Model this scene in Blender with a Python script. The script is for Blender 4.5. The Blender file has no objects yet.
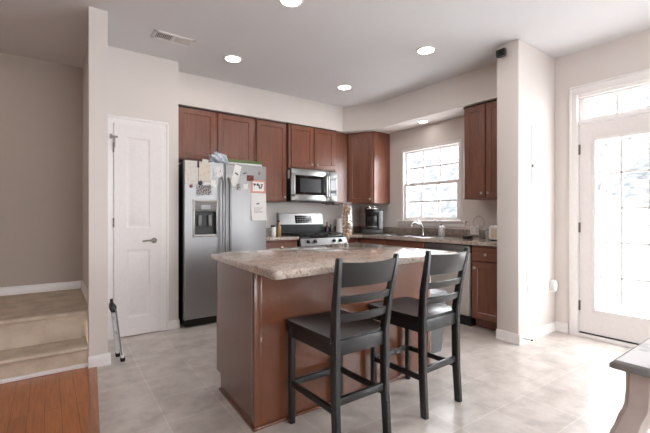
import bpy, bmesh, math, random
from mathutils import Matrix, Vector
PI = math.pi
R = math.radians
random.seed(7)
SC = bpy.context.scene
COL = SC.collection

# ------------------------------------------------------------------ camera, world, exposure
cam_data = bpy.data.cameras.new('camera')
cam_data.sensor_width = 36.0
cam_data.lens = 379.1 / 650 * 36.0
cam_data.clip_start = 0.02
cam = bpy.data.objects.new('camera', cam_data)
COL.objects.link(cam)
cam.location = (0, 0, 1.19)
cam.rotation_euler = (R(90), 0, R(-36.09))
SC.camera = cam

SKY = 10.0
CAN = 34.0
world = bpy.data.worlds.new('overcast_sky')
SC.world = world
world.use_nodes = True
wn = world.node_tree.nodes
wn['Background'].inputs[0].default_value = (0.92, 0.96, 1.0, 1)
wn['Background'].inputs[1].default_value = SKY

def portal(x, y, z, sx, sz, rz):
    l = bpy.data.lights.new('daylight_portal', 'AREA')
    l.shape = 'RECTANGLE'; l.size = sx; l.size_y = sz
    l.cycles.is_portal = True
    o = bpy.data.objects.new('daylight_portal', l)
    COL.objects.link(o)
    o.location = (x, y, z)
    o.rotation_euler = (R(90), 0, rz)        # -Z of the lamp looks into the room
    return o
portal(4.40, 1.14, 1.1, 0.62, 1.75, R(90))
portal(4.40, 1.12, 2.26, 0.84, 0.26, R(90))
portal(4.40, 3.41, 1.63, 1.0, 1.06, R(90))
portal(4.40, -1.35, 1.35, 1.9, 1.9, R(90))
portal(0.6, -3.62, 1.45, 2.4, 1.3, 0)

vs = SC.view_settings
vs.view_transform = 'Standard'
vs.look = 'None'
vs.gamma = 1.0
vs.use_curve_mapping = False
vs.exposure = 1.06
SC.cycles.use_denoising = True
SC.cycles.max_bounces = 10
SC.cycles.diffuse_bounces = 6
SC.cycles.transparent_max_bounces = 16
SC.cycles.sample_clamp_indirect = 6.0
SC.cycles.caustics_reflective = False
SC.cycles.caustics_refractive = False

# ------------------------------------------------------------------ materials
def lin(c):
    out = []
    for v in c[:3]:
        v = v / 255.0
        out.append(v / 12.92 if v <= 0.04045 else ((v + 0.055) / 1.055) ** 2.4)
    return (out[0], out[1], out[2], 1.0)

def base_mat(name):
    m = bpy.data.materials.new(name)
    m.use_nodes = True
    nt = m.node_tree
    return m, nt, nt.nodes['Principled BSDF']

def set_(b, rough=0.5, metal=0.0, spec=0.5, coat=0.0, coat_rough=0.1):
    b.inputs['Roughness'].default_value = rough
    b.inputs['Metallic'].default_value = metal
    b.inputs['Specular IOR Level'].default_value = spec
    b.inputs['Coat Weight'].default_value = coat
    b.inputs['Coat Roughness'].default_value = coat_rough

def coords(nt, scale=(1, 1, 1), loc=(0, 0, 0), rot=(0, 0, 0)):
    tc = nt.nodes.new('ShaderNodeTexCoord')
    mp = nt.nodes.new('ShaderNodeMapping')
    mp.inputs['Scale'].default_value = scale
    mp.inputs['Location'].default_value = loc
    mp.inputs['Rotation'].default_value = rot
    nt.links.new(tc.outputs['Object'], mp.inputs['Vector'])
    return mp.outputs['Vector']

def noise(nt, vec, scale, detail=4, rough=0.55):
    n = nt.nodes.new('ShaderNodeTexNoise')
    n.inputs['Scale'].default_value = scale
    n.inputs['Detail'].default_value = detail
    n.inputs['Roughness'].default_value = rough
    nt.links.new(vec, n.inputs['Vector'])
    return n.outputs['Fac']

def ramp(nt, fac, stops):
    r = nt.nodes.new('ShaderNodeValToRGB')
    e = r.color_ramp.elements
    while len(e) < len(stops):
        e.new(0.5)
    for k, (p, c) in enumerate(stops):
        e[k].position = p
        e[k].color = lin(c)
    nt.links.new(fac, r.inputs['Fac'])
    return r.outputs['Color']

def bump(nt, b, height, strength=0.1, dist=0.01):
    n = nt.nodes.new('ShaderNodeBump')
    n.inputs['Strength'].default_value = strength
    n.inputs['Distance'].default_value = dist
    nt.links.new(height, n.inputs['Height'])
    nt.links.new(n.outputs['Normal'], b.inputs['Normal'])

def mixcol(nt, fac, a, b, mode='MIX'):
    n = nt.nodes.new('ShaderNodeMix')
    n.data_type = 'RGBA'
    n.blend_type = mode
    for s, v in ((0, fac), (6, a), (7, b)):
        if isinstance(v, (int, float)):
            n.inputs[s].default_value = v
        elif isinstance(v, tuple):
            n.inputs[s].default_value = v
        else:
            nt.links.new(v, n.inputs[s])
    return n.outputs[2]

def plain(name, c, rough=0.5, metal=0.0, spec=0.5, coat=0.0, var=0.04, scale=30):
    m, nt, b = base_mat(name)
    set_(b, rough, metal, spec, coat)
    lo = tuple(max(0, v * (1 - var)) for v in c)
    hi = tuple(min(255, v * (1 + var)) for v in c)
    n = noise(nt, coords(nt), scale, 3)
    nt.links.new(ramp(nt, n, [(0.3, lo), (0.7, hi)]), b.inputs['Base Color'])
    return m

def paint(name, c, rough=0.6):
    m, nt, b = base_mat(name)
    set_(b, rough, 0, 0.3)
    n = noise(nt, coords(nt), 2.0, 2)
    lo = tuple(v * 0.99 for v in c)
    nt.links.new(ramp(nt, n, [(0.3, lo), (0.7, c)]), b.inputs['Base Color'])
    n2 = noise(nt, coords(nt), 180, 3)
    bump(nt, b, n2, 0.05, 0.003)
    return m

def wood(name, dark, light, rough=0.33, coat=0.35, axis='z', spec=0.5, grain=0.5):
    m, nt, b = base_mat(name)
    set_(b, rough, 0, spec, coat, 0.22)
    sc = {'z': (14, 14, 1.1), 'x': (1.1, 14, 14), 'y': (14, 1.1, 14)}[axis]
    n = noise(nt, coords(nt, sc), 2.2, 6, 0.6)
    c1 = ramp(nt, n, [(0.3, dark), (0.7, light)])
    n2 = noise(nt, coords(nt, tuple(v * 4 for v in sc)), 3.0, 3)
    c2 = ramp(nt, n2, [(0.35, (215, 215, 215)), (0.6, (255, 255, 255))])
    nt.links.new(mixcol(nt, grain, c1, c2, 'MULTIPLY'), b.inputs['Base Color'])
    return m

def stone(name, k=1.0):
    m, nt, b = base_mat(name)
    set_(b, 0.13, 0, 0.5, 0.5, 0.06)
    v = coords(nt)
    n1 = noise(nt, v, 9, 8, 0.7)
    c1 = ramp(nt, n1, [(0.30, (108, 92, 84)), (0.44, (148, 130, 119)), (0.54, (190, 176, 164)), (0.70, (136, 120, 110))])
    n2 = noise(nt, v, 60, 6, 0.75)
    c2 = ramp(nt, n2, [(0.36, (62, 50, 46)), (0.47, (180, 165, 153)), (0.66, (220, 209, 198))])
    c = mixcol(nt, 0.58, c1, c2)
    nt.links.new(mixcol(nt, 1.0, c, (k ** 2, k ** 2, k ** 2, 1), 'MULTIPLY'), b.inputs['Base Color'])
    return m

def steel(name, c=(176, 174, 172), rough=0.27, axis='z'):
    m, nt, b = base_mat(name)
    set_(b, rough, 1.0)
    sc = {'z': (260, 260, 1.5), 'x': (1.5, 260, 260), 'y': (260, 1.5, 260)}[axis]
    n = noise(nt, coords(nt, sc), 1.0, 3)
    lo = tuple(v * 0.97 for v in c)
    nt.links.new(ramp(nt, n, [(0.3, lo), (0.7, c)]), b.inputs['Base Color'])
    mr = nt.nodes.new('ShaderNodeMapRange')
    mr.inputs['To Min'].default_value = rough - 0.04
    mr.inputs['To Max'].default_value = rough + 0.06
    nt.links.new(n, mr.inputs['Value'])
    nt.links.new(mr.outputs['Result'], b.inputs['Roughness'])
    return m

def tile_floor():
    m, nt, b = base_mat('beige_floor_tile')
    set_(b, 0.3, 0, 0.5)
    v = coords(nt, (1, 1, 1), (-0.505 + 0.335 * 5, -0.977 + 0.335 * 20, 0), (0, 0, R(1.2)))
    br = nt.nodes.new('ShaderNodeTexBrick')
    br.offset = 0.0; br.squash = 1.0
    br.inputs['Scale'].default_value = 1.0
    br.inputs['Brick Width'].default_value = 0.335
    br.inputs['Row Height'].default_value = 0.335
    br.inputs['Mortar Size'].default_value = 0.0035
    br.inputs['Mortar Smooth'].default_value = 0.3
    br.inputs['Color1'].default_value = lin((210, 202, 196))
    br.inputs['Color2'].default_value = lin((202, 194, 188))
    br.inputs['Mortar'].default_value = lin((224, 216, 208))
    nt.links.new(v, br.inputs['Vector'])
    n = noise(nt, coords(nt), 5.5, 7, 0.62)
    c2 = ramp(nt, n, [(0.32, (208, 204, 202)), (0.52, (240, 238, 236)), (0.68, (255, 255, 255))])
    nt.links.new(mixcol(nt, 0.9, br.outputs['Color'], c2, 'MULTIPLY'), b.inputs['Base Color'])
    bump(nt, b, n, 0.12, 0.004)
    return m

def plank_floor():
    m, nt, b = base_mat('orange_oak_planks')
    set_(b, 0.3, 0, 0.5, 0.2)
    v = coords(nt, (1, 1, 1), (5, 5, 0), (0, 0, R(90)))
    br = nt.nodes.new('ShaderNodeTexBrick')
    br.offset = 0.37; br.squash = 1.0
    br.inputs['Scale'].default_value = 1.0
    br.inputs['Brick Width'].default_value = 1.3
    br.inputs['Row Height'].default_value = 0.083
    br.inputs['Mortar Size'].default_value = 0.0012
    br.inputs['Color1'].default_value = lin((184, 114, 68))
    br.inputs['Color2'].default_value = lin((160, 94, 54))
    br.inputs['Mortar'].default_value = lin((96, 50, 26))
    nt.links.new(v, br.inputs['Vector'])
    n = noise(nt, coords(nt, (26, 1.6, 1)), 2.4, 6, 0.6)
    c2 = ramp(nt, n, [(0.3, (205, 200, 195)), (0.6, (255, 255, 255))])
    nt.links.new(mixcol(nt, 0.8, br.outputs['Color'], c2, 'MULTIPLY'), b.inputs['Base Color'])
    return m

def carpet(name, c):
    m, nt, b = base_mat(name)
    set_(b, 0.95, 0, 0.1)
    n = noise(nt, coords(nt), 240, 4, 0.7)
    n2 = noise(nt, coords(nt), 7, 3)
    c1 = ramp(nt, n, [(0.3, tuple(v * 0.84 for v in c)), (0.65, c)])
    c2 = ramp(nt, n2, [(0.35, (225, 222, 220)), (0.65, (255, 255, 255))])
    nt.links.new(mixcol(nt, 0.8, c1, c2, 'MULTIPLY'), b.inputs['Base Color'])
    bump(nt, b, n, 0.6, 0.006)
    return m

def pane_glass(name, tint=(1, 1, 1, 1), refl=0.08):
    m = bpy.data.materials.new(name)
    m.use_nodes = True
    nt = m.node_tree
    nt.nodes.remove(nt.nodes['Principled BSDF'])
    out = nt.nodes['Material Output']
    t = nt.nodes.new('ShaderNodeBsdfTransparent'); t.inputs[0].default_value = tint
    g = nt.nodes.new('ShaderNodeBsdfGlossy'); g.inputs['Roughness'].default_value = 0.03
    mx = nt.nodes.new('ShaderNodeMixShader'); mx.inputs[0].default_value = refl
    nt.links.new(t.outputs[0], mx.inputs[1]); nt.links.new(g.outputs[0], mx.inputs[2])
    nt.links.new(mx.outputs[0], out.inputs[0])
    return m

def glow(name, c, s):
    m, nt, b = base_mat(name)
    b.inputs['Emission Color'].default_value = c
    b.inputs['Emission Strength'].default_value = s
    return m

def paper(name, c, inks=None, scale=60, thr=0.6):
    m, nt, b = base_mat(name)
    set_(b, 0.7, 0, 0.2)
    n = noise(nt, coords(nt), scale, 3, 0.6)
    k = inks or tuple(v * 0.93 for v in c)
    nt.links.new(ramp(nt, n, [(thr, c), (min(1, thr + 0.05), k)]), b.inputs['Base Color'])
    return m

WALL = paint('warm_white_wall_paint', (216, 209, 204))
STAIRWALL = paint('stairwell_wall_paint_shaded', (182, 171, 160))  # wall paint with the stairwell's dimness put into its colour
CEIL = paint('white_ceiling_paint', (216, 215, 216), 0.8)
TRIM = plain('white_trim_paint', (232, 228, 226), 0.35, var=0.01)
DOORW = plain('white_door_paint', (228, 223, 221), 0.38, var=0.01)
TILE = tile_floor()
PLANK = plank_floor()
STRIP = wood('oak_transition_strip', (150, 92, 60), (176, 118, 82), 0.3, 0.2, 'y')
CARPET = carpet('beige_carpet', (228, 212, 192))
CHERRY = wood('cherry_cabinet_wood', (108, 62, 45), (134, 81, 59), 0.36, 0.4)
CHERRYX = wood('cherry_cabinet_wood_crosswise', (108, 62, 45), (134, 81, 59), 0.36, 0.4, 'x')
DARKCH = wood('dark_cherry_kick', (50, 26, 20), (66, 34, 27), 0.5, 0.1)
ISL = wood('satin_brown_island_panel', (100, 58, 37), (106, 62, 41), 0.24, 0.6, 'z', 0.5, 0.12)
STONE = stone('mottled_beige_stone_laminate')
STONEB = stone('mottled_beige_laminate_shaded', 0.78)  # countertop laminate again, darkened to paint in the backsplash's weaker light
STEEL = steel('brushed_stainless', (164, 164, 165), 0.42)
STEELX = steel('brushed_stainless_crosswise', (150, 149, 148), 0.34, 'x')
STEELD = plain('pale_satin_steel', (206, 200, 194), 0.45, 0.45, var=0.01)
CHROME = steel('polished_chrome', (215, 214, 212), 0.12)
DNICKEL = steel('worn_dark_nickel', (128, 122, 114), 0.3)
NICKEL = steel('satin_nickel', (196, 190, 182), 0.3)
BLACKP = plain('black_plastic', (22, 22, 23), 0.4)
BLACKG = plain('black_glass', (10, 10, 11), 0.08, spec=0.6)
GREYP = plain('grey_plastic', (120, 118, 116), 0.4)
IRON = plain('cast_iron_black', (28, 28, 28), 0.55)
BLACKW = wood('black_painted_wood', (19, 19, 20), (25, 25, 26), 0.38, 0.2)
WHITEP = plain('white_plastic', (232, 230, 228), 0.35, var=0.01)
RUBBER = plain('black_rubber', (18, 18, 18), 0.8)
GLASS = pane_glass('window_glass')
VGLASS = pane_glass('clear_vase_glass', (0.94, 0.95, 0.95, 1), 0.16)
LENS = glow('warm_lamp_lens', (1.0, 0.95, 0.89, 1), CAN)
SNOW = plain('pale_ground', (205, 205, 205), 0.9, var=0.05, scale=1.5)

# ------------------------------------------------------------------ mesh helpers
class M:
    def __init__(self):
        self.bm = bmesh.new()
    def _merge(self, b, mat=None):
        if mat is not None:
            bmesh.ops.transform(b, matrix=mat, verts=b.verts)
        bmesh.ops.recalc_face_normals(b, faces=b.faces)
        me = bpy.data.meshes.new('tmp')
        b.to_mesh(me); b.free()
        self.bm.from_mesh(me)
        bpy.data.meshes.remove(me)
        return self
    def box(self, x0, x1, y0, y1, z0, z1, bev=0.0, seg=2, mat=None):
        b = bmesh.new()
        x0, x1 = min(x0, x1), max(x0, x1); y0, y1 = min(y0, y1), max(y0, y1); z0, z1 = min(z0, z1), max(z0, z1)
        mm = Matrix.Translation(((x0 + x1) / 2, (y0 + y1) / 2, (z0 + z1) / 2)) @ Matrix.Diagonal((x1 - x0, y1 - y0, z1 - z0, 1))
        bmesh.ops.create_cube(b, size=1.0, matrix=mm)
        if bev > 0:
            bev = min(bev, 0.49 * min(x1 - x0, y1 - y0, z1 - z0))
            bmesh.ops.bevel(b, geom=list(b.edges), offset=bev, segments=seg, affect='EDGES', profile=0.5)
        return self._merge(b, mat)
    def loft(self, rings, cap=True, closed=True, mat=None):
        b = bmesh.new()
        vs_ = [[b.verts.new(p) for p in ring] for ring in rings]
        n = len(rings[0])
        for a, c in zip(vs_, vs_[1:]):
            for i in range(n if closed else n - 1):
                j = (i + 1) % n
                b.faces.new((a[i], a[j], c[j], c[i]))
        if cap:
            b.faces.new(vs_[0][::-1]); b.faces.new(vs_[-1])
        return self._merge(b, mat)
    def beam(self, pts, sizes, mat=None):            # rectangular section, axes x/y, along mostly z
        rings = []
        for p, (w, d) in zip(pts, sizes):
            x, y, z = p
            c = 0.18
            rings.append([(x - w / 2, y - d / 2 + d * c, z), (x - w / 2 + w * c, y - d / 2, z), (x + w / 2 - w * c, y - d / 2, z), (x + w / 2, y - d / 2 + d * c, z),
                          (x + w / 2, y + d / 2 - d * c, z), (x + w / 2 - w * c, y + d / 2, z), (x - w / 2 + w * c, y + d / 2, z), (x - w / 2, y + d / 2 - d * c, z)])
        return self.loft(rings, mat=mat)
    def tube(self, pts, r, n=10, mat=None, cap=True, closed=False):
        pts = [Vector(p) for p in pts]
        rs = r if isinstance(r, (list, tuple)) else [r] * len(pts)
        rings = []
        prev = None
        N = len(pts)
        for i, p in enumerate(pts):
            if closed:
                t = pts[(i + 1) % N] - pts[i - 1]
            else:
                t = pts[min(i + 1, N - 1)] - pts[max(i - 1, 0)]
            t.normalize()
            if prev is None:
                u = t.orthogonal().normalized()
            else:
                u = prev - t * prev.dot(t)
                u = u.normalized() if u.length > 1e-6 else t.orthogonal().normalized()
            prev = u
            w = t.cross(u)
            rings.append([p + (u * math.cos(2 * PI * k / n) + w * math.sin(2 * PI * k / n)) * rs[i] for k in range(n)])
        if closed:
            rings.append(rings[0])
            cap = False
        return self.loft(rings, cap, mat=mat)
    def cyl(self, p0, p1, r0, r1=None, n=18, mat=None):
        return self.tube([p0, p1], [r0, r0 if r1 is None else r1], n, mat)
    def lathe(self, prof, c=(0, 0, 0), n=24, mat=None, cap=True):
        rings = [[(c[0] + max(r, 1e-4) * math.cos(2 * PI * k / n), c[1] + max(r, 1e-4) * math.sin(2 * PI * k / n), c[2] + z) for k in range(n)] for r, z in prof]
        return self.loft(rings, cap, mat=mat)
    def panel(self, x0, x1, z0, z1, loops, mat=None):   # front faces -Y
        rings = [[(x0 + i, y, z0 + i), (x1 - i, y, z0 + i), (x1 - i, y, z1 - i), (x0 + i, y, z1 - i)] for i, y in loops]
        return self.loft(rings, mat=mat)
    def prism(self, poly, z0, z1, bev=0.0, mat=None):   # poly in xy, extruded along z
        b = bmesh.new()
        lo = [b.verts.new((x, y, z0)) for x, y in poly]
        f = b.faces.new(lo)
        r = bmesh.ops.extrude_face_region(b, geom=[f])
        vv = [v for v in r['geom'] if isinstance(v, bmesh.types.BMVert)]
        bmesh.ops.translate(b, verts=vv, vec=(0, 0, z1 - z0))
        if bev > 0:
            bmesh.ops.bevel(b, geom=list(b.edges), offset=bev, segments=2, affect='EDGES', profile=0.5)
        return self._merge(b, mat)
    def ball(self, c, r, sub=2, scale=(1, 1, 1), mat=None):
        b = bmesh.new()
        bmesh.ops.create_icosphere(b, subdivisions=sub, radius=r, matrix=Matrix.Translation(c) @ Matrix.Diagonal((*scale, 1)))
        return self._merge(b, mat)
    def build(self, name, m, parent=None, ang=38):
        for f in self.bm.faces:
            f.smooth = True
        for e in self.bm.edges:
            if len(e.link_faces) == 2:
                e.smooth = e.calc_face_angle(0) < R(ang)
        me = bpy.data.meshes.new(name)
        self.bm.to_mesh(me); self.bm.free()
        me.materials.append(m)
        o = bpy.data.objects.new(name, me)
        COL.objects.link(o)
        if parent is not None:
            o.parent = parent
        return o

def tag(o, label, cat, group=None):
    o['label'] = label; o['category'] = cat
    if group:
        o['group'] = group
    return o

def thing(name, label, cat, loc=(0, 0, 0), rz=0.0, group=None):
    o = bpy.data.objects.new(name, None)
    o.empty_display_size = 0.1
    COL.objects.link(o)
    o.location = loc
    o.rotation_euler = (0, 0, rz)
    return tag(o, label, cat, group)

def struct(o):
    o['kind'] = 'structure'
    return o

def sempty(name, loc=(0, 0, 0), rz=0.0):
    o = bpy.data.objects.new(name, None)
    COL.objects.link(o)
    o.location = loc
    o.rotation_euler = (0, 0, rz)
    return struct(o)

def copy_tree(o, parent=None):
    c = o.copy()
    COL.objects.link(c)
    c.parent = parent
    for ch in [q for q in bpy.data.objects if q.parent == o]:
        copy_tree(ch, c)
    return c

# ------------------------------------------------------------------ room dimensions
ZC = 2.843
XD = 4.283          # door and sink wall
YS, YS2, XC = 1.787, 2.0, 3.53     # wall stub
XP, YP = 1.122, 4.20                 # pantry wall
YB = 4.85                            # kitchen back wall
YST, ZL = 5.0, 0.394                 # stairwell
TH = 0.12

# floors
sx_ = lambda y: 0.309 + 0.0757 * (y - 3.5)
struct(M().prism([(sx_(-3.5), -3.5), (XD + 0.1, -3.5), (XD + 0.1, YB + 0.1), (sx_(3.56), YB + 0.1), (sx_(3.56), 3.56)], -0.1, 0).build('floor', TILE))
struct(M().prism([(-3.2, -3.5), (sx_(-3.5) - 0.05, -3.5), (sx_(3.56) - 0.05, 3.56), (-3.2, 3.56)], -0.1, 0).build('floor', PLANK))
struct(M().prism([(sx_(-3.5) - 0.052, -3.5), (sx_(-3.5) + 0.001, -3.5), (sx_(3.56) + 0.001, 3.56), (sx_(3.56) - 0.052, 3.56)], -0.1, 0.005).build('trim_1', STRIP))
# ceiling
struct(M().box(-3.3, XD + 0.12, -3.6, YST + 0.1, ZC, ZC + 0.12).build('ceiling', CEIL))

# right wall with openings for window, door, transom, and an added unseen window further along
def wall_openings(name, axis_x, ys, holes, mat, zt=ZC, th=TH):
    """wall in the plane x = axis_x (thickness outward), from ys[0] to ys[1]; holes (y0,y1,z0,z1)"""
    m = M()
    holes = sorted(holes)
    cuts = sorted(set([ys[0], ys[1]] + [h[0] for h in holes] + [h[1] for h in holes]))
    for a, b in zip(cuts, cuts[1:]):
        hs = sorted([h for h in holes if h[0] <= a + 1e-6 and h[1] >= b - 1e-6], key=lambda h: h[2])
        z = 0.0
        for h in hs:
            if h[2] > z:
                m.box(axis_x, axis_x + th, a, b, z, h[2])
            z = h[3]
        if z < zt:
            m.box(axis_x, axis_x + th, a, b, z, zt)
    return struct(m.build(name, mat))
WIN = (2.895, 3.925, 1.115, 2.185)
DOOR = (0.665, 1.585, 0.0, 2.43)
wall_openings('wall_right', XD, (-3.5, YB + 0.1), [WIN, DOOR, (-2.3, -0.4, 0.4, 2.3)], WALL)
struct(M().box(XP, XD, YB, YB + 0.12, 0, ZC).build('wall_back', WALL))
m = M(); m.box(0.39, XP, YP, YP + 0.10, 0, ZC); m.box(XP - 0.1, XP, YP + 0.1, YB + 0.12, 0, ZC)
# opening is filled by the closed pantry door in front of it
struct(m.build('wall_pantry', WALL))
m = M(); m.box(0.255, 0.385, 3.5, 3.62, 0, ZC); m.box(0.305, 0.385, 3.62, YST, 0, ZC)
struct(m.build('wall_partition', WALL))
struct(M().box(-3.2, 0.31, YST, YST + 0.1, 0, ZC).build('wall_stairwell', STAIRWALL))
struct(M().box(XC, XD, YS, YS2, 0, ZC, 0.006).build('wall_stub', WALL))
struct(M().box(-3.3, -3.2, -3.5, YST, 0, ZC).build('wall_left', WALL))
m = M()
m.box(-3.2, -0.6, -3.6, -3.5, 0, ZC); m.box(1.8, XD, -3.6, -3.5, 0, ZC); m.box(-0.6, 1.8, -3.6, -3.5, 0, 0.8); m.box(-0.6, 1.8, -3.6, -3.5, 2.1, ZC)
struct(m.build('wall_front', WALL))
# soffit above the cabinets
YSO, XSO, ZSO = 4.47, 3.888, 2.472
poly = [(XP, YB), (XP, YSO), (3.585, YSO), (XSO, 4.00), (XSO, YS2), (XD, YS2), (XD, YB)]
struct(M().prism(poly, ZSO, ZC).build('wall_soffit', WALL))

# ------------------------------------------------------------------ baseboards
def bb_profile(h=0.09, t=0.013):
    return [(0, 0), (t + 0.006, 0), (t + 0.006, 0.016), (t, 0.022), (t, h - 0.016), (t - 0.006, h), (0, h)]
def baseboard(name, p0, p1, nrm, h=0.09, z0=0.0):
    rings = []
    for p in (p0, p1):
        rings.append([(p[0] + nrm[0] * t, p[1] + nrm[1] * t, z0 + z) for t, z in bb_profile(h)])
    return struct(M().loft(rings).build(name, TRIM))
def baseboards(name, runs, h=0.09, z0=0.0):
    m = M()
    for p0, p1, nrm in runs:
        m.loft([[(p[0] + nrm[0] * t, p[1] + nrm[1] * t, z0 + z) for t, z in bb_profile(h)] for p in (p0, p1)])
    return struct(m.build(name, TRIM))
baseboards('baseboard_partition', [((0.25, 3.5), (0.405, 3.5), (0, -1)), ((0.385, 3.482), (0.385, YP), (1, 0))])
baseboards('baseboard_pantry', [((0.385, YP), (0.435, YP), (0, -1)), ((1.005, YP), (XP, YP), (0, -1)), ((XP, YP), (XP, YB), (1, 0))])
baseboards('baseboard_stub', [((XC - 0.018, YS), (XD, YS), (0, -1)), ((XC, YS - 0.018), (XC, YS2), (-1, 0))], 0.095)
baseboards('baseboard_right', [((XD, 1.66), (XD, YS), (-1, 0)), ((XD, -3.5), (XD, 0.59), (-1, 0))], 0.095)
baseboards('baseboard_stairwell', [((-3.2, YST), (0.31, YST), (0, -1)), ((0.305, 3.9), (0.305, YST), (-1, 0))], 0.085, ZL)

# ------------------------------------------------------------------ stairs to the landing
m = M()
m.box(-1.3, 0.255, 3.545, 3.56, 0.03, 0.16)
m.box(-1.3, 0.255, 3.555, 3.80, 0.0, 0.165)
m.box(-1.3, 0.255, 3.515, 3.82, 0.132, 0.167, 0.017, 3)
m.box(-1.3, 0.255, 3.80, 3.84, 0.12, 0.38)
m.box(-1.3, 0.305, 3.83, YST, 0.0, ZL - 0.002)
m.box(-1.3, 0.255, 3.775, 3.90, ZL - 0.034, ZL + 0.001, 0.017, 3)
struct(m.build('floor_stairs', CARPET))
struct(M().box(-1.3, 0.255, 3.525, 3.55, 0, 0.03, 0.006).build('trim_2', TRIM))
struct(M().box(-3.2, -1.3, 3.55, YST, -0.1, 0.0).build('floor', CARPET))

# ------------------------------------------------------------------ pantry door
def lever(parent, x, y, z, s):
    h = M()
    h.cyl((x, y, z), (x, y - 0.012, z), 0.028)
    h.cyl((x, y - 0.012, z), (x, y - 0.05, z), 0.011)
    h.tube([(x, y - 0.047, z), (x - s * 0.03, y - 0.052, z + 0.004), (x - s * 0.07, y - 0.05, z + 0.003), (x - s * 0.115, y - 0.047, z - 0.004)], [0.011, 0.010, 0.009, 0.008])
    return h.build('handle', DNICKEL, parent)

d1 = sempty('door_1', (0, YP, 0))
x0, x1, dz = 0.512, 0.94, 2.098
m = M()
m.box(x0, x1, -0.022, -0.002, 0.012, dz)
def rail(a, b, c, d): m.box(a, b, -0.030, -0.02, c, d)
st = 0.105
for a, b, c, d in ((x0, x0 + st, 0.012, dz), (x1 - st, x1, 0.012, dz), (x0 + st, x1 - st, dz - 0.125, dz), (x0 + st, x1 - st, 0.86, 1.075), (x0 + st, x1 - st, 0.012, 0.19)):
    rail(a, b, c, d)
for c, d in ((0.19, 0.86), (1.075, dz - 0.125)):
    m.panel(x0 + st, x1 - st, c, d, [(0, -0.02), (0, -0.030), (0.014, -0.0225), (0.026, -0.0225), (0.045, -0.029)])
m.build('leaf', DOORW, d1)
cs = M()
for a, b, c, e in ((x0 - 0.066, x0 - 0.003, 0, dz + 0.003), (x1 + 0.003, x1 + 0.066, 0, dz + 0.003), (x0 - 0.066, x1 + 0.066, dz + 0.003, dz + 0.066)):
    cs.box(a, b, -0.018, 0, c, e)
    if b - a < 0.1:
        o_ = a if a < x0 - 0.03 else b
        (cs.box(o_ - 0.012, o_ + 0.012, -0.026, 0, c, dz + 0.049, 0.003) if (o_ < x0 - 0.03 or o_ > x1 + 0.03) else None)
cs.box(x0 - 0.072, x1 + 0.072, -0.026, 0, dz + 0.05, dz + 0.074, 0.004)
cs.build('casing', TRIM, d1)
lever(d1, 0.872, -0.03, 0.945, 1)['label'] = 'satin nickel lever handle'
for z in (1.86, 1.13, 0.25):
    M().cyl((x0 - 0.004, -0.034, z - 0.045), (x0 - 0.004, -0.034, z + 0.045), 0.007).build('hinge', DNICKEL, d1)
m = M(); m.box(x0 - 0.02, x0 + 0.03, -0.046, -0.032, 1.955, 1.972); m.box(x0 - 0.003, x0 + 0.008, -0.05, -0.032, 1.86, 1.955); m.box(x0 - 0.035, x0 - 0.02, -0.05, -0.02, 1.945, 1.985)
m.build('flip_latch', DNICKEL, d1)

# ------------------------------------------------------------------ exterior door and transom (right wall), local -Y faces the room
d2 = sempty('door_2', (XD, 0, 0), R(-90))            # local x = -world y ; local y = world x - XD
def wy(y): return -y
lx0, lx1 = -1.575, -0.675
gx0, gx1, gz0, gz1 = -1.437, -0.813, 0.276, 1.935
m = M()
t0, t1 = 0.03, 0.074
for a, b, c, e in ((lx0, gx0, 0.04, 2.105), (gx1, lx1, 0.04, 2.105), (gx0, gx1, gz1, 2.105), (gx0, gx1, 0.04, gz0)):
    m.box(a, b, t0, t1, c, e)
m.build('leaf', DOORW, d2)
m = M()
w_ = 0.022
for a, b, c, e in ((gx0 - w_, gx0 + 0.006, gz0 - w_, gz1 + w_), (gx1 - 0.006, gx1 + w_, gz0 - w_, gz1 + w_), (gx0, gx1, gz1 - 0.006, gz1 + w_), (gx0, gx1, gz0 - w_, gz0 + 0.006)):
    m.box(a, b, t0 - 0.012, t0 + 0.006, c, e, 0.004)
m.build('glazing_bead', TRIM, d2)
m = M()
for k in (1, 2):
    x = gx0 + (gx1 - gx0) * k / 3
    m.box(x - 0.009, x + 0.009, 0.042, 0.062, gz0, gz1)
for k in range(1, 5):
    z = gz0 + (gz1 - gz0) * k / 5
    m.box(gx0, gx1, 0.042, 0.062, z - 0.009, z + 0.009)
m.build('muntin_grid', TRIM, d2)
M().box(gx0, gx1, 0.050, 0.054, gz0, gz1).build('pane', GLASS, d2)
for z in (1.86, 1.08, 0.30):
    m = M(); m.cyl((lx0 - 0.004, 0.024, z - 0.05), (lx0 - 0.004, 0.024, z + 0.05), 0.008); m.box(lx0 - 0.006, lx0 + 0.012, 0.024, 0.032, z - 0.05, z + 0.05)
    m.build('hinge', DNICKEL, d2)
m = M()
m.box(lx0 - 0.01, lx1 + 0.01, -0.03, 0.11, 0.0, 0.026, 0.004)
m.build('threshold', TRIM, d2)
M().box(lx0, lx1, t0 - 0.002, t1, 0.026, 0.040).build('door_sweep', BLACKP, d2)
hx = lx1 - 0.06
m = M(); m.cyl((hx, 0.03, 0.98), (hx, 0.0, 0.98), 0.03); m.ball((hx, -0.03, 0.98), 0.03); m.cyl((hx, 0.03, 1.12), (hx, 0.005, 1.12), 0.028)
m.build('handle', NICKEL, d2)
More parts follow.
